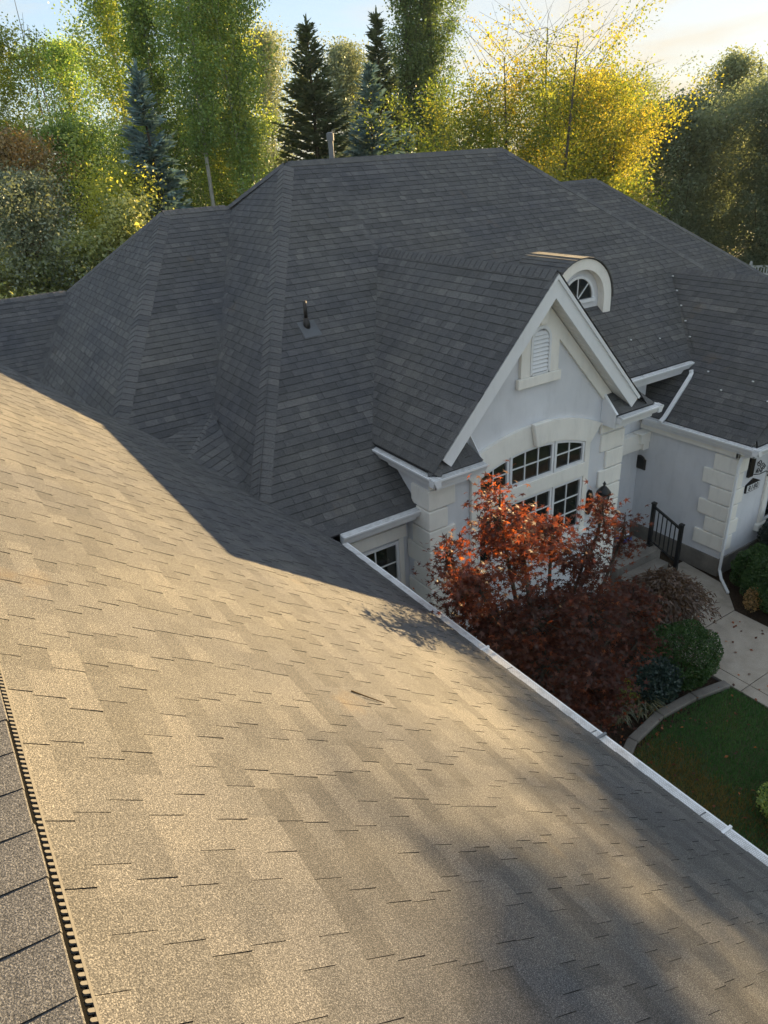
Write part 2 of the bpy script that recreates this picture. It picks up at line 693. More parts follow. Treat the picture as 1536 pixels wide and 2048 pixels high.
near.sort(key=lambda s: (0 if visible(s[0]) else 1, s[0].length))
for s in near[:300]:
    mb = MB()
    c = s[0]
    for q_, fc in enumerate(s[1]):
        mb.ngon(fc, 1 if q_ else 0, s[2])
    mb.build('shingle', ['shingle', 'edge'], house)
for s in near[300:]:
    for q_, fc in enumerate(s[1]):
        field.ngon(fc, 1 if q_ else 0, s[2])
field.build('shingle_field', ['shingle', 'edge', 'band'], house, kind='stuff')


# hip and ridge caps: one mesh per line, shared by its pieces
def caps(a, b, dirL, dirR, w=.15, step=EXP, lift=.012, seed=1, limit=None, rest=None, base=.020):
    """a lower end, b upper end; dirL, dirR run down the two slopes, square to the line"""
    a, b = Vector(a), Vector(b)
    d = (b - a)
    L = d.length
    d.normalize()
    R = random.Random(seed)
    dl = Vector(dirL) - d * Vector(dirL).dot(d)
    dr = Vector(dirR) - d * Vector(dirR).dot(d)
    dl.normalize()
    dr.normalize()
    nu = -(dl + dr)
    nu = nu.normalized() if nu.length > 1e-3 else Vector((0, 0, 1))
    if nu.z < 0:
        nu = -nu
    meshes = []
    for k in range(4):
        mb = MB()
        t = R.uniform(.5, .95)
        wl, wr = w * R.uniform(.96, 1.03), w * R.uniform(.96, 1.03)
        nl = d.cross(dl)
        nl = nl if nl.z > 0 else -nl
        nr = d.cross(dr)
        nr = nr if nr.z > 0 else -nr
        lo, hi = lift, lift * .35
        A0 = nu * (lo + .003)
        A1 = d * (step * 1.15) + nu * (hi + .003)
        l0, l1 = dl * wl + nl * lo * .8, dl * wl + d * (step * 1.15) + nl * hi
        q0, q1 = dr * wr + nr * lo * .8, dr * wr + d * (step * 1.15) + nr * hi
        m0l, m1l = dl * .03 + nl * lo + nu * .002, dl * .03 + d * (step * 1.15) + nl * hi
        m0r, m1r = dr * .03 + nr * lo + nu * .002, dr * .03 + d * (step * 1.15) + nr * hi
        ring0, ring1 = [l0, m0l, A0, m0r, q0], [l1, m1l, A1, m1r, q1]
        for j in range(4):
            mb.ngon([ring0[j], ring0[j + 1], ring1[j + 1], ring1[j]], 0, t)
            mb.ngon([ring0[j + 1], ring0[j], ring0[j] - nu * .016, ring0[j + 1] - nu * .008], 1, t)
        for rg in ((l0, l1), (q0, q1)):
            mb.ngon([rg[0], rg[1], rg[1] - nu * .012, rg[0] - nu * .012], 0, t)
        me_o = mb
        meshes.append(mb)
    a = a + nu * base
    n = int(L / step)
    built = []
    for k, mb in enumerate(meshes):
        me = D.meshes.new('ridge_cap')
        me.from_pydata([tuple(v) for v in mb.v], [], mb.f)
        me.materials.append(MT['shingle'])
        me.materials.append(MT['edge'])
        me.polygons.foreach_set('material_index', mb.mi)
        at = me.attributes.new('tint', 'FLOAT', 'FACE')
        at.data.foreach_set('value', mb.t)
        built.append(me)
    for i in range(n):
        p = a + d * (i * step)
        if limit is None or i < limit:
            child('ridge_cap', built[R.randrange(4)], house, p + Vector((0, 0, G)) - HL)
        else:
            mm = meshes[R.randrange(4)]
            for f, t, q_ in zip(mm.f, mm.t, mm.mi):
                rest.ngon([Vector(mm.v[j]) + p for j in f], q_, t)


def slope(fn, ax, sgn):
    """downhill direction of a plane given by z = fn(axis)"""
    e = .5
    s = (fn(e) - fn(0)) / e
    v = Vector((1, 0, s)) if ax == 'x' else Vector((0, 1, s))
    return v * sgn


restcap = MB()
dN = Vector((1, 0, -tN))
dNl = Vector((-1, 0, -tN))
dP1 = Vector((0, -1, -t1))
dS1 = Vector((-1, 0, -1.17))
dP2 = Vector((0, -1, -.717))
dS2 = Vector((-1, 0, -1.09))
dB = Vector((0, 1, -.52))
dSR = Vector((1, 0, -.83))
caps((3.60, 9.36, zP1(9.36)), (7.5, 15.06, -.128), dS1, dP1, .20, seed=2)
caps((13.57, 15.06, -.12), (7.45, 15.06, -.12), dB, dP1, .16, seed=3)
caps((17.9, 10.57, zP1(10.57)), (13.57, 15.06, -.12), dSR, dP1, .15, seed=4, limit=40, rest=restcap)
caps((2.0, 11.75, zS2(2.0)), (5.19, 16.6, -.94), dS2, dP2, .20, seed=5)
caps((5.19, 16.6, -.93), (6.75, 16.6, -.93), dB, dP2, .15, seed=6)
caps((8.37, 7.99, -1.79), (8.37, 13.05, -1.79), Vector((-1, 0, -1.07)), Vector((1, 0, -1.07)), .16, seed=7)
caps((15.95, 7.14, -2.97), (15.95, 11.5, -2.97), Vector((-1, 0, -1)), Vector((1, 0, -1)), .15, seed=8, limit=12, rest=restcap)
caps(K1, K0, dS2, Vector((.6, -1, -.6)), .14, seed=9)
caps((19.6, 17.26, -1.19), (13.5, 17.26, -1.19), Vector((0, 1, -.8)), Vector((0, -1, -.8)), .15, seed=10, limit=0, rest=restcap)
caps((24.6, 12.4, zF(12.4)), (19.6, 17.26, -1.19), Vector((1, 0, -.78)), Vector((0, -1, -.8)), .15, seed=11, limit=0, rest=restcap)
caps((6.75, 16.6, -.94), (7.5, 15.06, -.12), dS1, dB, .13, seed=12, limit=0, rest=restcap)
caps((3.51, 20.14, -2.77), (5.19, 16.6, -.94), dS2, dB, .13, seed=13, limit=0, rest=restcap)
caps((-6, 20.14, -2.76), (3.51, 20.14, -2.76), dB, Vector((0, -1, -.72)), .15, seed=14, limit=0, rest=restcap)
caps((5.93, 7.96, -4.46), (6.26, 8.29, -4.13), Vector((-1, 0, -1)), Vector((0, -1, -1)), .12, seed=15)
# ridge of the wing roof under the camera: vent strip with caps on top
zr = zN(-.30)
caps((-.30, -1.2, zr + .012), (-.30, 13.1, zr + .012), dNl, Vector((1, 0, -.10)), .165, .19, .009, base=0, seed=16, limit=46, rest=restcap)
restcap.build('ridge_cap_run', ['shingle', 'edge'], house, kind='stuff')
nN = Vector((tN, 0, 1)).normalized()
uN = dN.normalized()
o0 = Vector((-.30, 0, zr))
mb = MB()
a0, a1 = o0 + uN * .02, o0 + uN * .168
mb.prism([o0 + Vector((0, 0, -.03)), o0 + Vector((.163, 0, -.118)), o0 + Vector((.154, 0, -.012)), o0], (0, 14.2, 0))
for i in range(len(mb.v)):
    mb.v[i] = (mb.v[i][0], mb.v[i][1] - 1.2, mb.v[i][2])
mb.build('ridge_vent', 'plastic_black', house)
mb = MB()
b0, b1 = o0 + uN * .150, o0 + uN * .212
mb.prism([b0 + nN * .002, b1 + nN * .002, b1 + nN * .010, b0 + nN * .010], (0, 14.2, 0))
for i in range(len(mb.v)):
    mb.v[i] = (mb.v[i][0], mb.v[i][1] - 1.2, mb.v[i][2])
mb.build('vent_base', 'plastic_black', house)
mb = MB()
b0, b1 = o0 + uN * .212, o0 + uN * .220
mb.prism([b0 + nN * .002, b1 + nN * .002, b1 + nN * .018, b0 + nN * .018], (0, 14.2, 0))
for i in range(len(mb.v)):
    mb.v[i] = (mb.v[i][0], mb.v[i][1] - 1.2, mb.v[i][2])
mb.build('vent_rim', 'plastic_grey', house)
# rounded fins that hold the rim
fin = MB()
prof = []
for k in range(7):
    a = math.pi / 2 + math.pi * k / 6
    prof.append((.199 + .0060 * math.cos(a), .0060 * math.sin(a)))
prof = [(.2125, -.0060)] + [(p[0], p[1]) for p in prof[::-1]] + [(.2125, .0060)]
pts = [uN * p[0] + Vector((0, p[1], 0)) + nN * .0175 for p in prof]
fin.prism(pts, -nN * .010)
fme = D.meshes.new('vent_fin')
fme.from_pydata([tuple(v) for v in fin.v], [], fin.f)
fme.materials.append(MT['plastic_grey'])
restfin = MB()
for i in range(480):
    y = .9 + i * .0262
    if i < 300:
        child('vent_fin', fme, house, o0 + Vector((0, y, G)) - HL)
    else:
        for f in fin.f:
            restfin.ngon([Vector(fin.v[j]) + o0 + Vector((0, y, 0)) for j in f])
restfin.build('vent_fin_run', 'plastic_grey', house, kind='stuff')

# ------------------------------------------------------------------ walls
mb = MB()
# gabled bay: front wall as a five-sided prism
mb.prism([(6.07, 8.3, GZ), (10.66, 8.3, GZ), (10.66, 8.3, -4.46), (8.37, 8.3, -2.02), (6.07, 8.3, -4.48)], (0, 1.7, 0))
mb.build('wall', 'stucco', house)
mb = MB()
mb.box(4.0, 6.065, 8.95, 9.15, GZ, -5.46)
mb.build('wall', 'stucco', house)
mb = MB()
mb.box(10.665, 13.415, 9.9, 10.1, GZ, -4.86)
mb.build('wall', 'stucco', house)
mb = MB()
mb.prism([(13.42, 7.5, GZ), (18.5, 7.5, GZ), (18.5, 7.5, -5.72), (15.95, 7.5, -3.2), (13.42, 7.5, -5.86)], (0, 4.5, 0))
mb.build('wall', 'stucco', house)
mb = MB()
mb.box(-4.6, 4.0, -3.6, 8.3, GZ, -5.5)
mb.build('wall', 'stucco', house)
mb = MB()
mb.box(-5.5, 20, 17, 23.2, GZ, -5.0)
mb.build('wall', 'stucco', house)
mb = MB()
mb.box(16, 24.0, 12.9, 17, GZ, -5.2)
mb.build('wall', 'stucco', house)
# foundation bands, 3 cm proud
mb = MB()
mb.box(13.38, 13.419, 7.46, 9.88, GZ, -8.52)
mb.box(13.419, 18.4, 7.46, 7.499, GZ, -8.52)
mb.build('foundation', 'curb', house)
mb = MB()
mb.box(6.03, 10.7, 8.26, 8.299, GZ, -8.55)
mb.build('foundation', 'curb', house)


# quoins: alternating cream blocks on both faces of a corner
def quoins(cx, cy, ztop, n, sx, h=.372, long_=.60, short=.42, depth_l=.42, depth_s=.30, first_long=True, face='xy'):
    """corner at (cx, cy); the front face looks along -Y, the side face along sx"""
    for i in range(n):
        lg = (i % 2 == 0) == first_long
        w, dd = (long_, depth_s) if lg else (short, depth_l)
        z1 = ztop - i * h - .012
        z0 = ztop - (i + 1) * h + .012
        p = .045
        m_ = MB()
        xo = cx + sx * p
        xi = cx - sx * w
        outline = [(xo, cy - p), (xi, cy - p), (xi, cy + .02), (cx - sx * .02, cy + .02), (cx - sx * .02, cy + dd), (xo, cy + dd)]
        m_.prism([(x, y, z0) for x, y in outline], (0, 0, z1 - z0))
        m_.build('quoin', 'trim', house, bevel=.016)


quoins(6.07, 8.3, -4.865, 10, -1, long_=.50, short=.34, depth_l=.62, depth_s=.45)
quoins(10.66, 8.3, -4.93, 10, 1, long_=.60, short=.44)
quoins(13.42, 7.5, -6.10, 6, -1, long_=.42, short=.30, depth_l=.68, depth_s=.47, first_long=True)
# frieze blocks under the two returns
mb = MB()
mb.box(6.04, 6.6, 8.24, 8.29, -4.85, -4.66)
mb.box(10.0, 10.7, 8.24, 8.29, -4.90, -4.68)
mb.build('frieze', 'trim', house, bevel=.01)

# gable: rake boards, soffit, frieze band
def rake(xa, za, xb, zb, y, depth, th, name, mat, drop=0, cut=True):
    """board along a roof edge from the apex a to the foot b; depth is square to the slope"""
    m_ = MB()
    d = Vector((xb - xa, 0, zb - za)).normalized()
    nn = Vector((-d.z, 0, d.x))
    if nn.z > 0:
        nn = -nn
    A, B_ = Vector((xa, y, za)) + nn * drop, Vector((xb, y, zb)) + nn * drop
    # plumb cut at the apex, square cut at the foot
    v = depth / abs(nn.z)
    v0 = drop / abs(nn.z)
    A = Vector((xa, y, za - v0))
    m_.prism([A, Vector((xa, y, za - v0 - v)), B_ + nn * depth, B_], (0, th, 0))
    return m_.build(name, mat, house)


for sgn in (-1, 1):
    xf = 8.37 + sgn * 2.28
    zf = -1.80 - 1.07 * 2.28
    rake(8.37, -1.80, xf, zf, 7.955, .055, .06, 'drip_edge', 'white', .003)
    rake(8.37, -1.80, xf, zf, 7.985, .21, .03, 'rake_board', 'white', .045)
    # ribbed soffit behind the rake
    d = Vector((sgn, 0, -1.07)).normalized()
    nn = Vector((-1.07 * sgn, 0, -1)).normalized()
    L = 3.30
    k = 0
    while k * .10 < L - .02:
        m_ = MB()
        s0 = k * .10 + .12
        p0 = Vector((8.37, 0, -1.80)) + nn * .245 + d * s0
        p1 = p0 + d * .092
        q = [Vector((p0.x, 8.017, p0.z)), Vector((p1.x, 8.017, p1.z)), Vector((p1.x, 8.298, p1.z)), Vector((p0.x, 8.298, p0.z))]
        m_.prism(q, -nn * .012)
        m_.build('soffit_slat', 'soffit', house)
        k += 1
    m_ = MB()
    p0 = Vector((8.37, 0, -1.80)) + nn * .236 + d * .1
    p1 = p0 + d * L
    m_.prism([Vector((p0.x, 8.017, p0.z)), Vector((p1.x, 8.017, p1.z)), Vector((p1.x, 8.298, p1.z)), Vector((p0.x, 8.298, p0.z))], -nn * .01)
    m_.build('soffit_board', 'soffit', house)
    rake(8.37, -1.80, 8.37 + sgn * 2.2, -1.80 - 1.07 * 2.2, 8.245, .20, .054, 'frieze_band', 'trim', .262)


# gutters
def gutter(a, b, out, endA=True, endB=True, notch=()):
    """K-style trough from a to b (top outer lip height), out = unit direction away from the wall"""
    a, b, out = Vector(a), Vector(b), Vector(out)
    up = Vector((0, 0, 1))
    prof = [(-.135, .012), (-.135, -.125), (-.05, -.125), (-.035, -.085), (-.012, -.045), (0, -.03), (0, 0), (-.022, 0), (-.022, -.02), (-.115, -.004), (-.115, .012)]
    m_ = MB()
    m_.prism([a + out * p[0] + up * p[1] for p in prof], b - a)
    g = m_.build('gutter', 'white', house)
    m_ = MB()
    L = (b - a).length
    d = (b - a).normalized()
    n = max(1, int(L / 1.2))
    for k in range(n):
        s0, s1 = L * k / n + (.006 if k else 0), L * (k + 1) / n - .006
        p0, p1 = a + d * s0, a + d * s1
        q = [p0 + out * -.018 + up * -.004, p0 + out * -.112 + up * .012, p0 + out * -.112 + up * .016, p0 + out * -.018 + up * 0]
        m_.prism(q, p1 - p0)
    m_.build('gutter_guard', 'guard', g)
    return g


gutter((4.53, -3.9, -5.285), (4.53, 8.33, -5.285), (1, 0, 0))
gutter((4.56, 8.48, -5.285), (6.06, 8.48, -5.285), (0, -1, 0))
gutter((5.83, 9.6, -4.49), (5.83, 7.833, -4.49), (-1, 0, 0))
gutter((5.833, 7.83, -4.49), (6.89, 7.83, -4.49), (0, -1, 0))
gutter((10.05, 7.83, -4.50), (11.197, 7.83, -4.50), (0, -1, 0))
gutter((11.2, 7.833, -4.50), (11.2, 9.3, -4.50), (1, 0, 0))
gutter((10.9, 9.36, -4.60), (14.36, 9.36, -4.60), (0, -1, 0))
gutter((13.13, 9.72, -5.70), (13.13, 6.923, -5.70), (-1, 0, 0))
gutter((13.133, 6.92, -5.70), (16.5, 6.92, -5.70), (0, -1, 0))
# gutter seam on the long one
for y in (5.1, 3.35, 2.0):
    m_ = MB()
    m_.box(4.385, 4.538, y - .012, y + .012, -5.415, -5.262)
    m_.build('gutter_strap', 'lead' if y == 3.35 else 'white', house)

# fascia and soffit boards under the eaves
mb = MB()
mb.box(4.35, 4.392, -3.9, 8.55, -5.50, -5.30)
mb.box(4.40, 6.06, 8.62, 8.66, -5.50, -5.30)
mb.box(5.97, 6.01, 7.97, 9.6, -4.72, -4.50)
mb.box(5.97, 6.89, 7.968, 8.005, -4.72, -4.50)
mb.box(10.05, 11.06, 7.968, 8.005, -4.72, -4.50)
mb.box(11.02, 11.06, 8.01, 9.3, -4.72, -4.50)
mb.box(10.67, 14.4, 9.5, 9.54, -4.84, -4.62)
mb.box(13.27, 13.31, 7.06, 9.8, -5.92, -5.71)
mb.box(13.27, 16.5, 7.056, 7.096, -5.92, -5.71)
mb.build('fascia', 'white', house)
mb = MB()
mb.box(4.40, 6.065, 8.662, 8.948, -5.50, -5.47)
mb.box(3.95, 4.35, -3.9, 8.5, -5.53, -5.505)
mb.box(6.012, 6.89, 8.007, 8.298, -4.715, -4.69)
mb.box(10.06, 11.018, 8.007, 8.298, -4.715, -4.69)
mb.box(10.665, 11.018, 8.3, 9.3, -4.715, -4.69)
mb.box(10.67, 13.3, 9.542, 9.898, -4.835, -4.81)
mb.box(13.312, 13.418, 7.10, 9.89, -5.915, -5.89)
mb.box(13.312, 16.5, 7.098, 7.498, -5.915, -5.89)
mb.build('soffit', 'soffit', house)
# closed triangular cheeks of the return roofs
for x in (10.035, 6.893):
    m_ = MB()
    m_.prism([(x, 7.96, -4.49), (x, 8.298, -4.10), (x, 8.298, -4.72), (x, 7.968, -4.72)], (.014 if x < 8 else -.018, 0, 0))
    m_.build('return_cheek', 'white', house)
m_ = MB()
m_.bar((10.025, 7.94, -4.455), (10.025, 8.30, -4.095), .05, .03)
m_.build('drip_edge', 'white', house)
# moulding below the eave of the right wing wall
mb = MB()
mb.box(13.34, 13.419, 7.43, 9.89, -6.06, -5.93)
mb.box(13.34, 16.4, 7.43, 7.499, -6.06, -5.93)
mb.build('frieze', 'trim', house, bevel=.015)
# wing front gable rake
rake(15.95, -2.98, 13.72, -2.98 - 2.23, 7.10, .055, .06, 'drip_edge', 'white', .003)
rake(15.95, -2.98, 13.72, -2.98 - 2.23, 7.13, .21, .03, 'rake_board', 'white', .045)
rake(15.95, -2.98, 18.3, -2.98 - 2.35, 7.13, .21, .03, 'rake_board', 'white', .045)

# downspouts
def downspout(path, w=.085, d=.065, name='downspout'):
    m_ = MB()
    for a, b in zip(path[:-1], path[1:]):
        a, b = Vector(a), Vector(b)
        e = (b - a).normalized() * .02
        m_.bar(a - e, b + e, w, d, (0, -1, .01) if abs((b - a).normalized().z) > .9 else (0, 0, 1))
    return m_.build(name, 'white', house, bevel=.012)


downspout([(14.12, 9.30, -4.74), (14.12, 9.28, -4.80), (14.02, 9.25, -4.86), (13.22, 9.20, -5.60), (13.10, 9.20, -5.66)])
downspout([(13.33, 7.02, -5.84), (13.36, 7.36, -6.02), (13.335, 7.385, -6.2), (13.335, 7.385, -8.72), (13.25, 7.26, -8.86), (12.95, 6.9, -8.90)], .06, .05)


# ------------------------------------------------------------------ windows
def arc(cx, cz, r, a0, a1, n):
    return [(cx + r * math.cos(a0 + (a1 - a0) * k / n), cz + r * math.sin(a0 + (a1 - a0) * k / n)) for k in range(n + 1)]


def zarch(x, r, cx=8.32, cz=-8.17):
    return cz + math.sqrt(r * r - (x - cx) ** 2)


RW = 3.48


def window_block(x0, x1, z0, top, cols, rows, y, arch=False, label=None):
    """white frame, dark pane, white bars; top is a height, or an arch when arch is set"""
    ft = .05
    def tp(x, inset=0): return (zarch(x, RW) - inset) if arch else top - inset
    xs = np.linspace(x0, x1, 9)
    m_ = MB()
    # frame ring as quads along the outline
    m_.box(x0, x0 + ft, y - .05, y, z0, min(tp(x0), tp(x0 + ft)))
    m_.box(x1 - ft, x1, y - .05, y, z0, min(tp(x1), tp(x1 - ft)))
    m_.box(x0 + ft, x1 - ft, y - .05, y, z0, z0 + ft)
    ys = xs if arch else [x0, x1]
    for a, b in zip(ys[:-1], ys[1:]):
        aa, bb = max(a, x0 + ft) if a == ys[0] else a, min(b, x1 - ft) if b == ys[-1] else b
        m_.prism([(aa, y - .05, tp(aa, ft)), (bb, y - .05, tp(bb, ft)), (bb, y - .05, tp(bb)), (aa, y - .05, tp(aa))], (0, .05, 0))
    fr = m_.build('window_frame', 'white', house)
    # panes
    gx = np.linspace(x0 + ft, x1 - ft, cols + 1)
    lowtop = min(tp(x0 + ft), tp(x1 - ft)) - ft
    mid = (max(tp(x) for x in xs) - ft) if arch else lowtop
    gz = [z0 + ft + (mid - z0 - ft) * k / rows for k in range(rows + 1)]
    if arch:
        gz = [z0 + ft, z0 + ft + (mid - z0 - ft) * .50, 99]
    for i in range(cols):
        for j in range(len(gz) - 1):
            m_ = MB()
            a, b = gx[i], gx[i + 1]
            za, zb = gz[j], gz[j + 1]
            if zb == 99:
                pts = [(a, y - .012, za), (b, y - .012, za)] + [(x, y - .012, tp(x, ft)) for x in np.linspace(b, a, 5)]
            else:
                pts = [(a, y - .012, za), (b, y - .012, za), (b, y - .012, zb), (a, y - .012, zb)]
            m_.prism(pts, (0, .008, 0))
            m_.build('pane', 'glass', fr)
    m_ = MB()
    for i in range(1, cols):
        m_.box(gx[i] - .011, gx[i] + .011, y - .03, y - .0125, z0 + ft, tp(gx[i], ft))
    for z in gz[1:-1]:
        m_.box(x0 + ft, x1 - ft, y - .027, y - .0128, z - .011, z + .011)
    m_.build('muntin', 'white', fr)
    return fr


yW = 8.298
window_block(7.05, 7.735, -5.34, 0, 2, 2, yW, True)
window_block(7.76, 8.80, -5.34, 0, 3, 2, yW, True)
window_block(8.825, 9.59, -5.34, 0, 2, 2, yW, True)
window_block(7.05, 7.735, -6.70, -5.62, 2, 3, yW)
window_block(7.76, 8.80, -6.70, -5.62, 3, 3, yW)
window_block(8.825, 9.59, -6.70, -5.62, 2, 3, yW)
mb = MB()
mb.box(7.03, 9.61, 8.225, 8.297, -5.615, -5.345)
mb.build('transom_panel', 'trim', house, bevel=.008)
mb = MB()
mb.box(9.60, 9.73, 8.235, 8.297, -6.76, -4.93)
mb.box(6.90, 7.04, 8.235, 8.297, -6.76, -4.93)
mb.box(6.86, 9.78, 8.20, 8.297, -6.86, -6.765)
mb.build('window_casing', 'trim', house, bevel=.008)
# arched head moulding with radial ends
mb = MB()
ro, ri = RW + .40, RW + .005
hi, ho = math.asin(1.40 / RW), math.asin(1.66 / ro)
N = 24
for k in range(N):
    u0, u1 = -1 + 2 * k / N, -1 + 2 * (k + 1) / N
    q = []
    for (r, h, u) in ((ri, hi, u0), (ri, hi, u1), (ro, ho, u1), (ro, ho, u0)):
        q.append((8.32 + r * math.sin(h * u), 8.225, -8.17 + r * math.cos(h * u)))
    mb.prism(q, (0, .073, 0))
mb.build('arch_moulding', 'trim', house)
mb = MB()
mb.prism([(8.26, 8.13, -4.67), (8.47, 8.13, -4.67), (8.58, 8.13, -4.24), (8.17, 8.13, -4.24)], (0, .094, 0))
mb.build('keystone', 'trim', house, bevel=.02)

# louvred gable vent with arched surround
mb = MB()
cx, cz = 8.345, -2.85
def surround(r, zb, cx=cx, cz=cz, n=14):
    return [(cx + r, zb)] + [(cx + r * math.cos(a), cz + r * 1.0 * math.sin(a)) for a in np.linspace(0, math.pi, n)] + [(cx - r, zb)]
out_, in_ = surround(.42, -3.42), surround(.225, -3.42)
for k in range(len(out_) - 1):
    q = [(in_[k][0], 8.235, in_[k][1]), (out_[k][0], 8.235, out_[k][1]), (out_[k + 1][0], 8.235, out_[k + 1][1]), (in_[k + 1][0], 8.235, in_[k + 1][1])]
    mb.prism(q, (0, .063, 0))
vs = mb.build('vent_surround', 'trim', house)
mb = MB()
mb.box(7.86, 8.83, 8.215, 8.298, -3.60, -3.425)
mb.build('vent_sill', 'trim', house, bevel=.015)
mb = MB()
mb.prism([(8.28, 8.185, -2.60), (8.41, 8.185, -2.60), (8.47, 8.185, -2.34), (8.22, 8.185, -2.34)], (0, .05, 0))
mb.build('vent_keystone', 'trim', house, bevel=.012)
mb = MB()
out_, in_ = surround(.224, -3.42), surround(.178, -3.38)
for k in range(len(out_) - 1):
    q = [(in_[k][0], 8.222, in_[k][1]), (out_[k][0], 8.222, out_[k][1]), (out_[k + 1][0], 8.222, out_[k + 1][1]), (in_[k + 1][0], 8.222, in_[k + 1][1])]
    mb.prism(q, (0, .07, 0))
mb.box(8.345 - .178, 8.345 + .178, 8.222, 8.29, -3.42, -3.385)
gv = mb.build('gable_vent', 'white', house)
for k in range(10):
    z = -3.37 + k * .066
    hw = .176 if z < cz else math.sqrt(max(.001, .176 ** 2 - (z + .03 - cz) ** 2))
    if hw < .05:
        continue
    m_ = MB()
    m_.prism([(8.345 - hw, 8.232, z), (8.345 + hw, 8.232, z), (8.345 + hw, 8.268, z + .056), (8.345 - hw, 8.268, z + .056)], (0, .006, -.008))
    m_.build('louver', 'white', gv)

# low window on the wall beside the bay
window_block(4.9, 5.83, -7.5, -5.97, 2, 4, 8.948)
mb = MB()
mb.box(4.75, 6.0, 8.89, 8.949, -5.93, -5.70)
mb.box(5.84, 5.94, 8.90, 8.949, -7.55, -5.935)
mb.box(4.79, 4.89, 8.90, 8.949, -7.55, -5.935)
mb.build('window_casing', 'trim', house, bevel=.008)
# window of the right wing
window_block(14.85, 16.2, -8.02, -6.35, 3, 3, 7.498)
mb = MB()
mb.box(14.70, 14.84, 7.44, 7.499, -8.03, -6.2)
mb.box(14.62, 16.5, 7.38, 7.499, -8.20, -8.035)
mb.box(14.70, 16.4, 7.44, 7.499, -6.34, -6.2)
mb.build('window_casing', 'trim', house, bevel=.012)

# arched dormer
yD = 10.84
dc, dz_ = 12.13, -3.16
mb = MB()
def dpts(r, zb, n=20, kz=.95):
    return [(dc + r, zb)] + [(dc + r * math.cos(a), dz_ + r * kz * math.sin(a)) for a in np.linspace(0, math.pi, n)] + [(dc - r, zb)]
oo, ii = dpts(.95, -3.62), dpts(.72, -3.62)
for k in range(len(oo) - 1):
    q = [(ii[k][0], yD, ii[k][1]), (oo[k][0], yD, oo[k][1]), (oo[k + 1][0], yD, oo[k + 1][1]), (ii[k + 1][0], yD, ii[k + 1][1])]
    mb.prism(q, (0, .30, 0))
dorm = mb.build('dormer', 'trim', house)
mb = MB()
oo = dpts(.715, -3.62)
mb.prism([(x, yD + .17, z) for x, z in oo], (0, .06, 0))
mb.build('dormer_wall', 'stucco', dorm)
mb = MB()
fz = -3.13
fa = [(dc + .02 + .46 * math.cos(a), fz + .46 * math.sin(a)) for a in np.linspace(0, math.pi, 17)]
mb.prism([(x, yD + .155, z) for x, z in fa], (0, .012, 0))
mb.build('pane', 'glass', dorm)
mb = MB()
fo = [(dc + .02 + .51 * math.cos(a), fz + .51 * math.sin(a)) for a in np.linspace(0, math.pi, 17)]
fi = [(dc + .02 + .455 * math.cos(a), fz + .455 * math.sin(a)) for a in np.linspace(0, math.pi, 17)]
for k in range(16):
    mb.prism([(fi[k][0], yD + .12, fi[k][1]), (fo[k][0], yD + .12, fo[k][1]), (fo[k + 1][0], yD + .12, fo[k + 1][1]), (fi[k + 1][0], yD + .12, fi[k + 1][1])], (0, .048, 0))
mb.box(dc - .52, dc + .56, yD + .10, yD + .168, fz - .075, fz - .002)
for a in (45, 90, 135):
    e = (dc + .02 + .455 * math.cos(rad(a)), yD + .143, fz + .455 * math.sin(rad(a)))
    mb.bar((dc + .02, yD + .143, fz), e, .02, .018, (0, 1, 0))
mb.build('window_frame', 'white', dorm)
# barrel roof behind the arch, in shingle courses that run with the ridge
mb = MB()
R2 = random.Random(3)
rr = .98
nseg = 22
for k in range(nseg):
    a0, a1 = math.pi * k / nseg, math.pi * (k + 1) / nseg
    y = yD - .04
    while y < 12.6:
        w = R2.uniform(.15, .3)
        p0 = (dc + (rr + .012) * math.cos(a0), dz_ + .95 * (rr + .012) * math.sin(a0)) if k < nseg / 2 else (dc + rr * math.cos(a0), dz_ + .95 * rr * math.sin(a0))
        p1 = (dc + rr * math.cos(a1), dz_ + .95 * rr * math.sin(a1)) if k < nseg / 2 else (dc + (rr + .012) * math.cos(a1), dz_ + .95 * (rr + .012) * math.sin(a1))
        t = min(1, max(0, R2.gauss(.45, .18)))
        mb.prism([(p0[0], y, p0[1]), (p0[0], y + w - .002, p0[1]), (p1[0], y + w - .002, p1[1]), (p1[0], y, p1[1])],
                 (-.02 * math.cos((a0 + a1) / 2), 0, -.02 * math.sin((a0 + a1) / 2)), 0, t)
        y += w
mb.box(dc - rr, dc - rr + .03, yD, 12, -3.9, dz_, 0, .4)
mb.box(dc + rr - .03, dc + rr, yD, 12, -3.9, dz_, 0, .4)
mb.build('dormer_roof', 'shingle', dorm)

# plumbing vent and flue: fixed on the roof
mb = MB()
mb.prism([(5.78, 11.53, zP1(11.53) + .02), (6.13, 11.53, zP1(11.53) + .02), (6.13, 11.82, zP1(11.82) + .02), (5.78, 11.82, zP1(11.82) + .02)], (0, 0, .012))
vp = mb.build('pipe_flashing', 'flash', house)
mb = MB()
mb.tube([(5.94, 11.74, -2.85), (5.94, 11.74, -2.62)], [.075, .05], 12)
mb.build('pipe_boot', 'bronze', vp, smooth=True)
mb = MB()
mb.tube([(5.94, 11.74, -2.65), (5.94, 11.74, -2.32)], .036, 12)
mb.build('vent_pipe', 'bronze', vp, smooth=True)
mb = MB()
mb.tube([(9.18, 16.0, -.8), (9.18, 16.0, .30)], .062, 16)
fp = mb.build('flue_pipe', 'lead', house, smooth=False)
mb = MB()
mb.tube([(9.18, 16.0, .27), (9.18, 16.0, .42), (9.18, 16.0, .44)], [.085, .085, .04], 16)
mb.build('flue_cap', 'lead', fp)

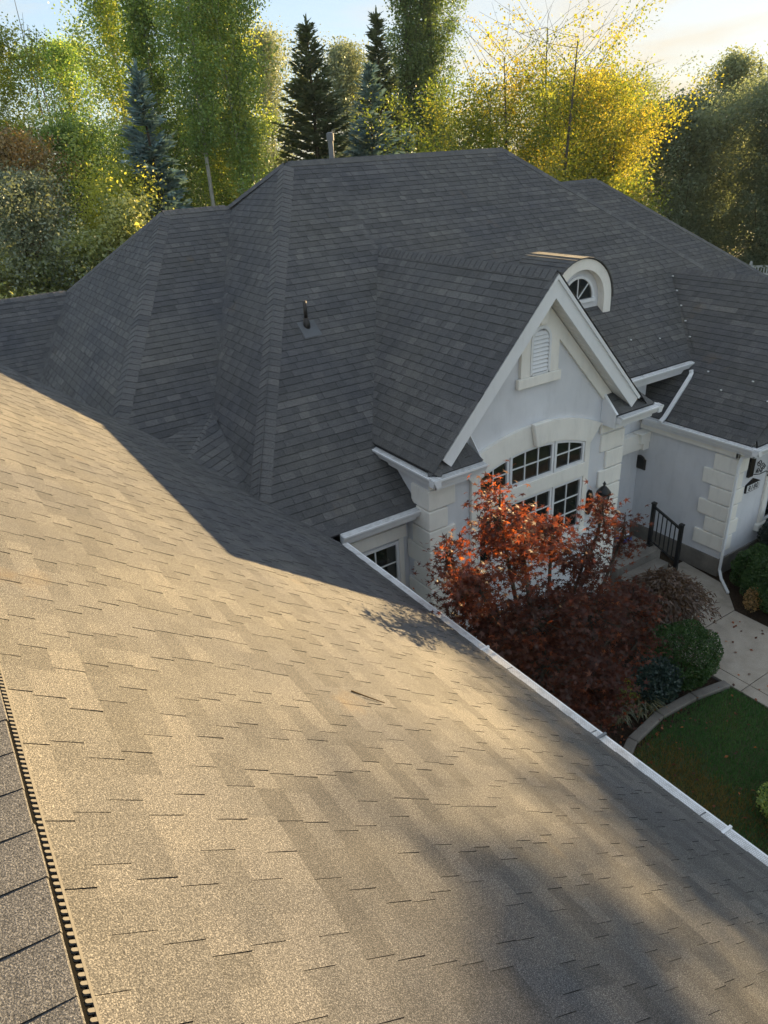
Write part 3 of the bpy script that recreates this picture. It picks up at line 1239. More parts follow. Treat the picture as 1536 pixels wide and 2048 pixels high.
# porch bracket under the eave beside the door
mb = MB()
mb.box(13.10, 13.418, 9.62, 9.80, -6.34, -6.07)
mb.box(13.22, 13.418, 9.64, 9.78, -6.52, -6.345)
mb.box(13.02, 13.418, 9.58, 9.84, -6.09, -6.065)
mb.box(13.05, 13.418, 9.60, 10.2, -6.36, -6.10) if False else None
mb.build('corbel', 'trim', house, bevel=.01)
mb = MB()
mb.box(10.67, 13.419, 9.70, 9.89, -6.5, -6.10)
mb.build('porch_beam', 'trim', house, bevel=.01)
# front door in the recess
mb = MB()
mb.box(11.2, 12.2, 9.84, 9.898, -8.03, -6.55)
mb.build('door', 'bronze', house)

# ------------------------------------------------------------------ things fixed to or standing by the house
t = thing('wall_plaque', 'dark bronze plaque with a pointed curved top on the grey wing wall', 'plaque', (13.42, 9.83, -7.08))
mb = MB()
pr = [(-.17, 0), (.17, 0), (.17, .26), (.13, .27), (.10, .31), (.05, .335), (0, .345), (-.05, .335), (-.10, .31), (-.13, .27), (-.17, .26)]
mb.prism([(13.385, 9.83 - p[0], -7.08 + p[1]) for p in pr], (.032, 0, 0))
mb.build('plate', 'bronze', t, bevel=.006)
mb = MB()
pr2 = [(p[0] * .8, .035 + p[1] * .8) for p in pr]
mb.prism([(13.379, 9.83 - p[0], -7.08 + p[1]) for p in pr2], (.008, 0, 0))
mb.build('face', 'black', t)

t = thing('house_number', 'white number sign with black frame and peaked top left of the wing window', 'sign', (14.18, 7.5, -7.06))
mb = MB()
nx0, nx1, nz0, nz1 = 13.93, 14.43, -7.05, -6.865
mb.prism([(nx0, 7.46, nz0), (nx1, 7.46, nz0), (nx1, 7.46, nz1), (14.18, 7.46, nz1 + .11), (nx0, 7.46, nz1)], (0, .036, 0))
mb.build('frame', 'black', t)
mb = MB()
mb.box(nx0 + .025, nx1 - .025, 7.452, 7.4595, nz0 + .02, nz1 - .012)
mb.build('panel', 'white', t)
cu = D.curves.new('digits', 'FONT')
cu.body = '8180'
cu.size = .18
cu.extrude = .003
cu.align_x = 'CENTER'
cu.align_y = 'CENTER'
cu.space_character = 1.05
tmp = D.objects.new('digits_tmp', cu)
COL.objects.link(tmp)
dg = bpy.context.evaluated_depsgraph_get()
me = D.meshes.new_from_object(tmp.evaluated_get(dg))
D.objects.remove(tmp)
me.materials.clear()
me.materials.append(MT['black'])
dgo = D.objects.new('digits', me)
COL.objects.link(dgo)
dgo.parent = t
dgo.rotation_euler = (rad(90), 0, 0)
dgo.location = Vector((14.18, 7.449, (nz0 + nz1) / 2 + .003 + G)) - Vector(t.location)

# scrolled iron lantern bracket
t = thing('bracket_lantern', 'black wrought iron scroll bracket under the eave above the number sign', 'lamp', (14.15, 7.49, -6.5))
mb = MB()
mb.box(13.90, 14.06, 7.44, 7.496, -6.66, -6.22)
mb.build('backplate', 'black', t)
mb = MB()
def scroll(cx, cy, cz, r, turns, a0, sgn):
    return [(cx + r * (1 - .75 * s) * math.cos(a0 + sgn * turns * 2 * math.pi * s), cy, cz + r * (1 - .75 * s) * math.sin(a0 + sgn * turns * 2 * math.pi * s)) for s in np.linspace(0, 1, 22)]
for (cx_, cz_, r_, tn, a_, sg) in ((14.16, -6.36, .085, 1.4, 2.6, 1), (14.15, -6.55, .07, 1.3, 3.6, -1), (14.29, -6.45, .08, 1.2, 3.1, 1), (14.27, -6.58, .05, 1.2, 2.0, -1), (14.36, -6.52, .06, 1.3, 0, 1)):
    mb.tube(scroll(cx_, 7.40, cz_, r_, tn, a_, sg), .009, 6)
mb.tube([(14.06, 7.43, -6.62), (14.2, 7.38, -6.63), (14.34, 7.33, -6.58), (14.46, 7.3, -6.66)], .010, 6)
mb.tube([(14.42, 7.32, -6.72), (14.45, 7.30, -6.55), (14.50, 7.28, -6.40), (14.50, 7.26, -6.22)], .012, 6)
mb.tube([(14.45, 7.30, -6.55), (14.58, 7.28, -6.48), (14.62, 7.26, -6.25)], .010, 6)
mb.build('scrollwork', 'black', t, smooth=True)

# coach lantern on the bay
t = thing('wall_lantern', 'black coach lantern with a finial on the bay wall right of the arched window', 'lamp', (9.95, 8.3, -6.6))
mb = MB()
mb.prism([(9.86 + .09 * math.cos(a), 8.25, -6.27 + .27 * math.sin(a)) for a in np.linspace(0, 2 * math.pi, 16, endpoint=False)], (0, .045, 0))
mb.build('backplate', 'black', t)
mb = MB()
mb.tube([(9.86, 8.25, -6.33), (9.90, 8.12, -6.42), (9.97, 8.06, -6.40)], .018, 8)
mb.build('arm', 'black', t, smooth=True)
lx, ly = 9.97, 8.03
mb = MB()
mb.tube([(lx, ly, -6.30), (lx, ly, -6.02)], [.075, .115], 8)
mb.build('glass_body', paint_mat('frosted_lantern_glass', (.30, .31, .30), .15, .2), t)
mb = MB()
mb.tube([(lx, ly, -6.03), (lx, ly, -6.00), (lx, ly, -5.93), (lx, ly, -5.885), (lx, ly, -5.87), (lx, ly, -5.845), (lx, ly, -5.825), (lx, ly, -5.80), (lx, ly, -5.77)], [.135, .14, .09, .05, .02, .02, .034, .018, .004], 12)
mb.build('roof_cap', 'black', t, smooth=True)
mb = MB()
for k in range(8):
    a = 2 * math.pi * (k + .0) / 8
    mb.tube([(lx + .08 * math.cos(a), ly + .08 * math.sin(a), -6.31), (lx + .12 * math.cos(a), ly + .12 * math.sin(a), -6.01)], .008, 5)
mb.tube([(lx, ly, -6.38), (lx, ly, -6.34), (lx, ly, -6.30)], [.02, .06, .08], 10)
mb.build('cage', 'black', t)

# porch railing
t = thing('porch_railing', 'short black metal stair railing beside the porch landing', 'railing', (12.03, 8.33, -8.03))
pa, pb = Vector((12.02, 8.33, 0)), Vector((12.05, 7.64, 0))
mb = MB()
mb.box(pa.x - .035, pa.x + .035, pa.y - .035, pa.y + .035, -8.03, -7.02)
mb.box(pa.x - .045, pa.x + .045, pa.y - .045, pa.y + .045, -7.02, -6.985)
mb.box(pa.x - .06, pa.x + .06, pa.y - .06, pa.y + .06, -8.03, -8.0)
mb.build('post', 'black', t)
mb = MB()
mb.box(pb.x - .035, pb.x + .035, pb.y - .035, pb.y + .035, -8.55, -7.27)
mb.box(pb.x - .045, pb.x + .045, pb.y - .045, pb.y + .045, -7.27, -7.235)
mb.build('post', 'black', t)
A, B_ = Vector((pa.x, pa.y - .03, -7.09)), Vector((pb.x, pb.y + .03, -7.35))
mb = MB()
mb.bar(A, B_, .045, .04)
mb.build('top_rail', 'black', t)
A2, B2 = A + Vector((0, 0, -.80)), B_ + Vector((0, 0, -.80))
mb = MB()
mb.bar(A2, B2, .03, .03)
mb.build('bottom_rail', 'black', t)
for k in range(1, 6):
    s = k / 6
    p, q = A2.lerp(B2, s), A.lerp(B_, s)
    mb = MB()
    mb.box(p.x - .009, p.x + .009, p.y - .009, p.y + .009, p.z + .01, q.z - .015)
    mb.build('baluster', 'black', t)

# parcels left on the landing
t = thing('delivery_box', 'blue cardboard box on the porch landing under a white bag', 'box', (11.80, 8.80, -8.03))
mb = MB()
mb.box(11.62, 11.90, 8.70, 8.92, -8.03, -7.93)
mb.build('carton', paint_mat('blue_print_card', (.02, .09, .38), .4), t, bevel=.006)
mb = MB()
mb.box(11.64, 11.89, 8.72, 8.91, -7.93, -7.90)
mb.build('lid', paint_mat('brown_card', (.28, .17, .08), .7), t, bevel=.004)
mb = MB()
R2 = random.Random(8)
pts = []
for k in range(26):
    a, rr_ = R2.uniform(0, 6.28), R2.uniform(.04, .19)
    pts.append(Vector((11.74 + rr_ * math.cos(a), 8.83 + rr_ * .8 * math.sin(a), -7.895 + R2.uniform(0, .13) * (1 - rr_ * 3))))
bm = bmesh.new()
for p in pts:
    bm.verts.new((p.x, p.y, p.z + G))
bmesh.ops.convex_hull(bm, input=bm.verts)
me = D.meshes.new('plastic_bag')
for v in bm.verts:
    v.co -= Vector((11.74, 8.83, -7.895 + G))
bm.to_mesh(me)
bm.free()
me.materials.append(paint_mat('white_crumpled_plastic', (.55, .60, .66), .3, .15, 30, .8))
o = D.objects.new('plastic_bag', me)
COL.objects.link(o)
o.location = (11.74, 8.83, -7.895 + G)
tag(o, 'crumpled white plastic bag lying on the blue box on the porch', 'bag')

# heat cable with white clips on the low roof edges
t = thing('heat_cable', 'dark roof heating cable zigzag with small white clips above the entry gutters', 'cable', (13.5, 9.0, -4.7))
mb = MB()
clips = []
pth = []
for k in range(9):
    x = 10.95 + k * .42
    y = 9.42 if k % 2 == 0 else 10.05 + (.12 if k % 4 == 1 else 0)
    pth.append((x, y, zP1(y) + .022))
    if k % 2:
        clips.append((x, y, zP1(y) + .022))
mb.tube(pth, .0045, 5)
pth = []
for k in range(9):
    y = 9.2 - k * .26
    x = 13.2 if k % 2 == 0 else 13.95 + (.25 if k % 4 == 1 else 0)
    pth.append((x, y, zW(x) + .022))
    if k % 2:
        clips.append((x, y, zW(x) + .022))
mb.tube(pth, .0045, 5)
val = [(14.45 + s * 1.4, 9.5 + s * 1.85) for s in np.linspace(0, .95, 6)]
mb.tube([(x, y, max(zP1(y), zW(x)) + .03) for x, y in val], .006, 5)
clips += [(x, y, max(zP1(y), zW(x)) + .03) for x, y in val[1:]]
mb.build('cable', 'black', t)
for c in clips:
    m_ = MB()
    m_.box(c[0] - .012, c[0] + .012, c[1] - .02, c[1] + .02, c[2], c[2] + .02)
    m_.build('clip', 'white', t)
# a dry twig on the sunlit roof
mb = MB()
q = Vector((1.75, 3.35, zN(1.75) + .02))
mb.tube([q, q + Vector((.10, -.06, -.07)), q + Vector((.2, -.10, -.145))], [.006, .005, .003], 5)
o = mb.build('twig', bark_mat('dry_twig', (.05, .035, .02), (.10, .07, .04)), None, origin=(q.x, q.y, q.z + G))
tag(o, 'thin dry twig lying on the sunlit shingles of the near roof', 'twig')

#@@GROUND@@
# ------------------------------------------------------------------ ground
def sheet(name, pts, z, mat, kind='structure', th=0):
    m_ = MB()
    if th:
        m_.prism([(x, y, z) for x, y in pts], (0, 0, -th))
    else:
        m_.ngon([(x, y, z) for x, y in pts])
    o = m_.build(name, mat, None, kind=kind)
    return o


sheet('ground', [(-900, -900), (900, -900), (900, 900), (-900, 900)], GZ - .05, 'field')
sheet('planting_bed', [(4.2, 2.0), (19, 2.0), (19, 9.89), (4.2, 9.89)], GZ - .035, 'mulch')
sheet('lawn', [(4.3, -3), (10.38, -3), (10.38, 5.16), (4.3, 5.16)], GZ - .02, 'soil')
# walkway slabs with open joints
slabs = []
xw0, xw1 = 10.64, 12.5
ys_ = [-2.6, -1.0, .55, 2.1, 3.55, 4.95, 6.45]
for k, (a, b) in enumerate(zip(ys_[:-1], ys_[1:])):
    slabs.append((xw0 + .006, xw1, a + .006, b - .006))
walk = None
m_ = MB()
m_.box(10.36, 12.52, -2.6, 6.45, GZ - .049, GZ - .02)
walk = m_.build('walkway', 'curb', None, kind='structure')
for s in slabs:
    m_ = MB()
    m_.box(*s, GZ - .02, GZ + .02)
    m_.build('paving_slab', 'concrete', walk, bevel=.008)
for a, b in zip(ys_[:-1], ys_[1:]):
    m_ = MB()
    m_.box(10.37, xw0 - .006, a + .006, b - .006, GZ - .02, GZ + .018)
    m_.build('border_slab', 'concrete', walk, bevel=.008)
# porch landing and steps
m_ = MB()
m_.box(10.72, 12.10, 8.08, 9.89, GZ, -8.03)
port = m_.build('porch_landing', 'curb', None, kind='structure')
for k in range(4):
    m_ = MB()
    m_.box(10.72, 12.0, 8.08 - .30 * (k + 1), 8.078 - .30 * k, GZ, -8.03 - .18 * (k + 1))
    m_.build('step', 'curb', port, bevel=.01)
sheet('path', [(10.5, 6.46), (12.52, 6.46), (13.2, 7.1), (13.36, 8.3), (12.12, 8.3), (12.0, 6.9), (10.5, 6.9)], GZ + .018, 'concrete', th=.06)
# curved mowing kerb, in cast lengths
kp = [(10.36, 5.20), (9.6, 5.36), (8.75, 5.42), (7.9, 5.30), (7.2, 5.0), (6.5, 4.55), (5.8, 4.0), (5.0, 3.3)]
kerb = thing('mowing_kerb', 'curved concrete edging between the brown planting bed and the lawn', 'edging', (8.0, 5.3, GZ - .03))
for k in range(len(kp) - 1):
    a, b = Vector((*kp[k], 0)), Vector((*kp[k + 1], 0))
    a2, b2 = a.lerp(b, .008), a.lerp(b, .992)
    da = (Vector((*kp[k + 1], 0)) - Vector((*kp[max(k - 1, 0)], 0))).normalized()
    db = (Vector((*kp[min(k + 2, len(kp) - 1)], 0)) - a).normalized()
    na, nb = Vector((-da.y, da.x, 0)), Vector((-db.y, db.x, 0))
    w = .085
    m_ = MB()
    q = [a2 + na * w, b2 + nb * w, b2 - nb * w, a2 - na * w]
    m_.prism([(p.x, p.y, GZ - .03) for p in q], (0, 0, .09))
    m_.build('kerb_length', 'curb', kerb, bevel=.02)


# ------------------------------------------------------------------ leaves
def np_mesh(name, V, F, tint, mat, smooth=False):
    """V (n,3), F (m,k) all faces of k corners"""
    me = D.meshes.new(name)
    m, k = F.shape
    me.vertices.add(len(V))
    me.vertices.foreach_set('co', V.astype(np.float32).ravel())
    me.loops.add(m * k)
    me.loops.foreach_set('vertex_index', F.astype(np.int32).ravel())
    me.polygons.add(m)
    me.polygons.foreach_set('loop_start', np.arange(0, m * k, k, dtype=np.int32))
    at = me.attributes.new('tint', 'FLOAT', 'FACE')
    at.data.foreach_set('value', np.clip(tint, 0, 1).astype(np.float32))
    me.materials.append(mat)
    me.update(calc_edges=True)
    return me


def frames(rng, n, flat=0.0):
    """random orthonormal pairs; flat > 0 turns the normals towards up"""
    nrm = rng.normal(size=(n, 3))
    nrm[:, 2] = np.abs(nrm[:, 2]) + flat
    nrm /= np.linalg.norm(nrm, axis=1)[:, None]
    h = rng.normal(size=(n, 3))
    u = np.cross(nrm, h)
    u /= np.linalg.norm(u, axis=1)[:, None]
    return u, np.cross(nrm, u), nrm


def leaf_cards(rng, P, size, aspect=.55, flat=.2, fold=.25):
    """two-triangle folded leaves"""
    n = len(P)
    u, v, nr = frames(rng, n, flat)
    s = size * rng.uniform(.7, 1.3, n)[:, None]
    a = P - u * s * .5
    b = P + v * s * .5 * aspect + nr * s * fold * .3
    c = P + u * s * .5 - nr * s * fold * .3
    d = P - v * s * .5 * aspect + nr * s * fold * .3
    V = np.stack([a, b, c, d], 1).reshape(-1, 3)
    F = np.arange(4 * n).reshape(n, 4)
    return V, F


def needle_cards(rng, P, Dr, length, width):
    """sprays: narrow blades along Dr"""
    n = len(P)
    h = rng.normal(size=(n, 3))
    s = np.cross(Dr, h)
    s /= np.linalg.norm(s, axis=1)[:, None]
    L = (length * rng.uniform(.6, 1.3, n))[:, None]
    w = (width * rng.uniform(.7, 1.3, n))[:, None]
    a, b = P - s * w * .5, P + s * w * .5
    c = P + Dr * L + s * w * .12
    d = P + Dr * L - s * w * .12
    V = np.stack([a, b, c, d], 1).reshape(-1, 3)
    return V, np.arange(4 * n).reshape(n, 4)


def prof(kind, t):
    if kind == 'column':
        return min(1, (1 - t) * 2.6 + .05) ** .8 * min(1, .35 + t * 2.2)
    if kind == 'poplar':
        return min(1, (1 - t) * 3.2 + .04) ** .7 * min(1, .5 + t * 2.0)
    if kind == 'cone':
        return (1 - t) ** .85 * .97 + .03
    if kind == 'round':
        return math.sqrt(max(.02, 1 - (2 * t - 1) ** 2))
    if kind == 'vase':
        return math.sqrt(max(.02, 1 - (1.7 * t - .95) ** 2))
    return 1


BARK = {'pale': bark_mat('pale_aspen_bark', (.34, .32, .27), (.62, .59, .52)),
        'brown': bark_mat('brown_bark', (.035, .027, .02), (.10, .08, .06)),
        'grey': bark_mat('grey_bark', (.06, .055, .05), (.16, .145, .13))}
LM = {
    'aspen': leaf_mat('aspen_leaf', [(0, (0.138, 0.236, 0.071)), (.45, (0.294, 0.434, 0.102)), (.75, (0.589, 0.609, 0.117)), (1, (0.620, 0.620, 0.138))], .42, .10),
    'poplar': leaf_mat('poplar_leaf', [(0, (0.087, 0.149, 0.055)), (.5, (0.178, 0.267, 0.087)), (.8, (0.294, 0.373, 0.099)), (1, (0.620, 0.551, 0.117))], .35, .08),
    'spruce': leaf_mat('spruce_needle', [(0, (0.056, 0.086, 0.046)), (.5, (0.101, 0.141, 0.069)), (1, (0.187, 0.212, 0.093))], .18, .08),
    'blue': leaf_mat('blue_spruce_needle', [(0, (0.075, 0.131, 0.131)), (.5, (0.158, 0.255, 0.266)), (1, (0.312, 0.437, 0.453))], .15, .08),
    'locust': leaf_mat('honey_locust_leaf', [(0, (.10, .16, .03)), (.35, (.20, .26, .04)), (.65, (.38, .37, .05)), (1, (.54, .42, .06))], .48, .05),
    'dense': leaf_mat('ash_leaf', [(0, (.13, .165, .105)), (.5, (.22, .275, .17)), (.85, (.30, .35, .21)), (1, (.38, .40, .22))], .42, .06),
    'willow': leaf_mat('willow_leaf', [(0, (0.157, 0.277, 0.064)), (.5, (0.335, 0.513, 0.109)), (1, (0.620, 0.620, 0.157))], .45, .08),
    'gold': leaf_mat('golden_leaf', [(0, (0.236, 0.294, 0.064)), (.4, (0.513, 0.531, 0.087)), (.75, (0.620, 0.620, 0.117)), (1, (0.620, 0.620, 0.157))], .5, .06),
    'shrub': leaf_mat('crab_apple_leaf', [(0, (0.178, 0.236, 0.087)), (.45, (0.352, 0.413, 0.149)), (.75, (0.620, 0.620, 0.199)), (1, (0.620, 0.620, 0.199))], .42, .12),
    'bronze': leaf_mat('bronze_leaf', [(0, (0.138, 0.109, 0.055)), (.5, (0.294, 0.216, 0.087)), (1, (0.589, 0.335, 0.117))], .35, .08),
    'sage': leaf_mat('sage_green_leaf', [(0, (0.157, 0.199, 0.128)), (.5, (0.294, 0.345, 0.216)), (1, (0.513, 0.551, 0.335))], .3, .12),
    'box': leaf_mat('boxwood_leaf', [(0, (0.016, 0.046, 0.011)), (.5, (0.034, 0.086, 0.018)), (1, (0.086, 0.161, 0.034))], .3, .06),
    'holly': leaf_mat('blue_holly_leaf', [(0, (0.012, 0.029, 0.024)), (.5, (0.026, 0.054, 0.043)), (1, (0.060, 0.102, 0.074))], .2, .07),
    'yew': leaf_mat('dark_yew_needle', [(0, (0.007, 0.017, 0.012)), (.5, (0.014, 0.031, 0.019)), (1, (0.029, 0.054, 0.029))], .15, .1),
    'maple': leaf_mat('red_maple_leaf', [(0, (.046, .024, .020)), (.4, (.088, .037, .029)), (.7, (.18, .068, .038)), (1, (.42, .17, .055))], .48, .04, (3.1, 1.75, .75)),
    'lace': leaf_mat('lace_maple_leaf', [(0, (.06, .034, .022)), (.5, (.115, .066, .040)), (1, (.20, .115, .07))], .35, .1),
    'strap': leaf_mat('ornamental_grass_leaf', [(0, (0.055, 0.074, 0.034)), (.5, (0.139, 0.131, 0.055)), (1, (0.317, 0.242, 0.094))], .3, .1),
}


def tube_np(segs, n=6):
    """segs: list of (path, radii) -> MB"""
    m_ = MB()
    for p, r in segs:
        m_.tube(p, r, n, cap=False)
    return m_


def tree(name, label, cat, x, y, h, R, kind, leaf, bark='brown', seed=1, nb=160, cl=5, lv=16, leafsize=.12, lo=.12, elev=35, spread=.3,
         trunks=1, tr=.14, group=None, tone=0.0, hue=.22, zbase=GZ, bare=0, flat=.2, squash=1.0, showlimbs=.25, sun_tip=.0):
    """trunk with limbs, and a crown of leaf clusters set along the limbs"""
    rng = np.random.default_rng(seed)
    nb, lv, leafsize, spread = max(8, int(nb * .72)), int(lv * 3.1), leafsize * .95, spread * 1.22
    t = thing(name, label, cat, (x, y, zbase), group)
    wood, C, T = [], [], []
    for k in range(trunks):
        ang = 2 * math.pi * k / trunks + rng.uniform(0, 1)
        b0 = np.array([math.cos(ang), math.sin(ang), 0]) * (0 if trunks == 1 else rng.uniform(.25, .6) * R * .45)
        lean = np.array([math.cos(ang), math.sin(ang), 0]) * (0 if trunks == 1 else rng.uniform(.1, .45) * R * .5)
        hk = h * (1 if k == 0 else rng.uniform(.78, .98))
        ph = rng.uniform(0, 6, 2)
        def axis(s, b0=b0, lean=lean, hk=hk, ph=ph):
            return b0 + lean * s ** 1.3 + np.array([.012 * h * math.sin(s * 5 + ph[0]), .012 * h * math.sin(s * 4 + ph[1]), 0]) * s + np.array([0, 0, hk * s])
        ss = np.linspace(0, .98, 9)
        wood.append(([Vector((*(axis(s)[:2] + [x, y]), axis(s)[2] + zbase)) for s in ss], [tr * (1 - s) ** .8 + .012 for s in ss]))
        m = nb // trunks
        for i in range(m):
            s = lo + (1 - lo) * (i + rng.uniform(0, 1)) / m
            u = (s - lo) / (1 - lo)
            L = R / (1 if trunks == 1 else 1.5) * prof(kind, u) * rng.uniform(.62, 1.12)
            a = i * 2.39996 + rng.uniform(-.4, .4)
            L *= 1 + .34 * math.sin(2 * a + 9 * u + seed) + .30 * math.sin(23 * u + a + 2 * seed)
            e = rad(elev + rng.uniform(-12, 12) + (25 * u if kind in ('column', 'round', 'vase') else 0))
            dr = np.array([math.cos(a) * math.cos(e), math.sin(a) * math.cos(e), math.sin(e)])
            if kind == 'poplar':
                L2 = L / max(.25, math.cos(e))
            else:
                L2 = L / max(.45, math.cos(e)) * squash
            base = axis(s)
            top = base + dr * L2
            if top[2] > h * 1.02:
                top[2] = h * 1.02
            if rng.uniform() < showlimbs and L > .35:
                pts = [base, base * .62 + top * .38 + rng.normal(size=3) * .05 * L + np.array([0, 0, -.03 * L]), base * .28 + top * .72 + rng.normal(size=3) * .06 * L, top]
                wood.append(([Vector((p[0] + x, p[1] + y, p[2] + zbase)) for p in pts], [max(.010, tr * .26 * (1 - s)), max(.007, tr * .16 * (1 - s)), max(.005, tr * .09 * (1 - s)), .003]))
            if bare and u > 1 - bare and rng.uniform() < .85:
                continue
            tn = rng.normal(0, hue * .75)
            for j in range(cl):
                f = .30 + .70 * (j + rng.uniform(0, 1)) / cl
                c = base + (top - base) * f + np.array([0, 0, -.06 * L * f * f])
                C.append(c)
                T.append(tn + rng.normal(0, hue * .45))
    C, T = np.array(C), np.array(T)
    n = len(C) * lv
    P = np.repeat(C, lv, 0) + rng.normal(size=(n, 3)) * np.array([1, 1, .8]) * spread * .55
    P[:, 2] = np.maximum(P[:, 2], .05)
    tint = .42 + tone + np.repeat(T, lv) + rng.normal(0, .055, n)
    if leaf == 'locust':          # the tops have turned first
        tint = tint - .06 + .32 * (P[:, 2] / h - .62)
    V, F = leaf_cards(rng, P, leafsize, .62, flat)
    if True:
        # denser leafy sprays nearer the limbs close the crown
        k = len(C)
        P2 = np.repeat(C, 3, 0) * np.array([.75, .75, .985]) + rng.normal(size=(k * 3, 3)) * spread * .75
        P2[:, 2] = np.maximum(P2[:, 2], .1)
        V2, F2 = leaf_cards(rng, P2, leafsize * 1.55, .7, flat)
        V, F = np.concatenate([V, V2]), np.concatenate([F, F2 + len(V)])
        tint = np.concatenate([tint, .42 + tone + np.repeat(T, 3) + rng.normal(0, .08, k * 3)])
    me = np_mesh('crown', V, F, tint, LM[leaf])
    co = child('crown', me, t, (0, 0, 0))
    w = tube_np(wood, 6)
    w.build('trunk', BARK[bark], t, smooth=True)
    return t


def spruce(name, label, x, y, h, R, leaf, seed=1, step=.26, per=9, lo=.04, tone=0, group=None, droop=14, dens=1.0):
    rng = np.random.default_rng(seed)
    t = thing(name, label, 'tree', (x, y, GZ), group)
    wood = [([Vector((x, y, GZ)), Vector((x, y, GZ + h * .5)), Vector((x, y, GZ + h))], [.016 * h, .009 * h, .01])]
    P, Dr, T = [], [], []
    z = lo * h
    while z < h * .985:
        u = z / h
        L0 = R * prof('cone', u) * (1 if u > .12 else .8 + u)
        for i in range(per if u < .8 else 6):
            a = rng.uniform(0, 2 * math.pi)
            L = L0 * rng.uniform(.72, 1.15)
            e = rad(-droop * (1 - u) + 42 * u ** 2 + rng.uniform(-7, 7))
            d = np.array([math.cos(a) * math.cos(e), math.sin(a) * math.cos(e), math.sin(e)])
            b = np.array([0, 0, z + rng.uniform(-.12, .12)])
            side = np.array([-math.sin(a), math.cos(a), 0])
            k = max(3, int(L / .11 * dens))
            tn = rng.normal(0, .13)
            for j in range(k):
                f = .12 + .88 * (j + rng.uniform(0, 1)) / k
                p = b + d * L * f + np.array([0, 0, .10 * L * f * f])
                for sg in (-1, 1, 0):
                    dd = d * .75 + side * sg * rng.uniform(.5, 1.0) + np.array([0, 0, rng.uniform(-.45, .2)])
                    P.append(p)
                    Dr.append(dd / np.linalg.norm(dd))
                    T.append(.42 + tone + tn + .28 * (f - .6) + rng.normal(0, .08))
        z += step * rng.uniform(.8, 1.2) * (1 if u < .75 else .8)
    for k in range(26):
        P.append(np.array([0, 0, h - .03 * k]))
        dd = rng.normal(size=3) * .35 + np.array([0, 0, .9])
        Dr.append(dd / np.linalg.norm(dd))
        T.append(.5 + tone)
    P, Dr = np.array(P), np.array(Dr)
    V, F = needle_cards(rng, P, Dr, .30, .11)
    me = np_mesh('crown', V, F, np.array(T), LM[leaf])
    child('crown', me, t, (0, 0, 0))
    tube_np(wood, 7).build('trunk', BARK['brown'], t, smooth=True)
    return t


def mound(name, label, cat, c, r, leaf, n, size, seed, group=None, tone=0, flat=.1, power=2.6, z0=GZ, shell=.22, aspect=.6, stem=True):
    """clipped or rounded shrub: leaves in a thick shell over a dark twiggy core"""
    rng = np.random.default_rng(seed)
    t = thing(name, label, cat, (c[0], c[1], z0), group)
    d = rng.normal(size=(n, 3))
    d /= np.linalg.norm(d, axis=1)[:, None]
    q = (np.abs(d) ** power).sum(1) ** (-1 / power)
    lump = 1 + .05 * np.sin(d[:, 0] * 7 + seed) + .05 * np.sin(d[:, 1] * 9 + 2 * seed) + .04 * np.sin(d[:, 2] * 11)
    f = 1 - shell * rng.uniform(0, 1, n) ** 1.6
    P = d * (q * lump * f)[:, None] * np.array(r)
    P[:, 2] += r[2] * .98
    keep = P[:, 2] > .02
    P = P[keep]
    V, F = leaf_cards(rng, P, size, aspect, flat)
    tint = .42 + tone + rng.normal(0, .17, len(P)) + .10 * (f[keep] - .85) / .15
    me = np_mesh('foliage', V, F, tint, LM[leaf])
    child('foliage', me, t, (0, 0, 0))
    if stem:
        m_ = MB()
        R_ = random.Random(seed)
        for k in range(9):
            a = R_.uniform(0, 6.28)
            e = (c[0] + r[0] * .62 * math.cos(a) * R_.uniform(.3, 1), c[1] + r[1] * .62 * math.sin(a) * R_.uniform(.3, 1), z0 + r[2] * R_.uniform(1.0, 1.6))
            m_.tube([(c[0], c[1], z0), ((c[0] + e[0]) / 2 + .04, (c[1] + e[1]) / 2, z0 + r[2] * .6), e], [.03, .018, .006], 5, cap=False)
        m_.build('stem', BARK['brown'], t)
    return t


# ------------------------------------------------------------------ lawn grass
rng = np.random.default_rng(11)
n = 70000
gx = rng.uniform(5.2, 10.36, n)
gy = rng.uniform(.2, 5.34, n)
kx = np.array([p[0] for p in kp][::-1])
ky = np.array([p[1] for p in kp][::-1])
ok = gy < np.interp(gx, kx, ky) - .10
gx, gy = gx[ok], gy[ok]
n = len(gx)
dry = np.clip(1.15 - np.hypot((gx - 7.75) / .75, (gy - 4.2) / 1.35) + .25 * np.sin(gx * 3.1) * np.sin(gy * 4.3), 0, 1)
hgt = rng.uniform(.025, .06, n)
an = rng.uniform(0, 6.28, n)
ln = rng.uniform(0, .03, n)
wd = rng.uniform(.004, .007, n)
bx, by = np.cos(an) * wd, np.sin(an) * wd
a2 = an + rng.uniform(-1, 1, n) + 1.57
V = np.stack([np.stack([gx - bx, gy - by, np.full(n, -.02)], 1), np.stack([gx + bx, gy + by, np.full(n, -.02)], 1),
              np.stack([gx + np.cos(a2) * ln, gy + np.sin(a2) * ln, hgt], 1)], 1).reshape(-1, 3)
pat = .10 * np.sin(gx * 2.3 + gy) + .08 * np.sin(gy * 5.1 - gx * 3)
tint = np.where(rng.uniform(0, 1, n) < np.clip(dry * 1.5, 0, .97), rng.uniform(.62, 1.0, n), rng.uniform(.0, .5, n) + pat)
me = np_mesh('grass', V, np.arange(3 * n).reshape(n, 3), tint, GRASS)
go = D.objects.new('grass', me)
COL.objects.link(go)
go['kind'] = 'stuff'

# ------------------------------------------------------------------ red Japanese maple in front of the bay
MAPLE = (6.35, 5.75)


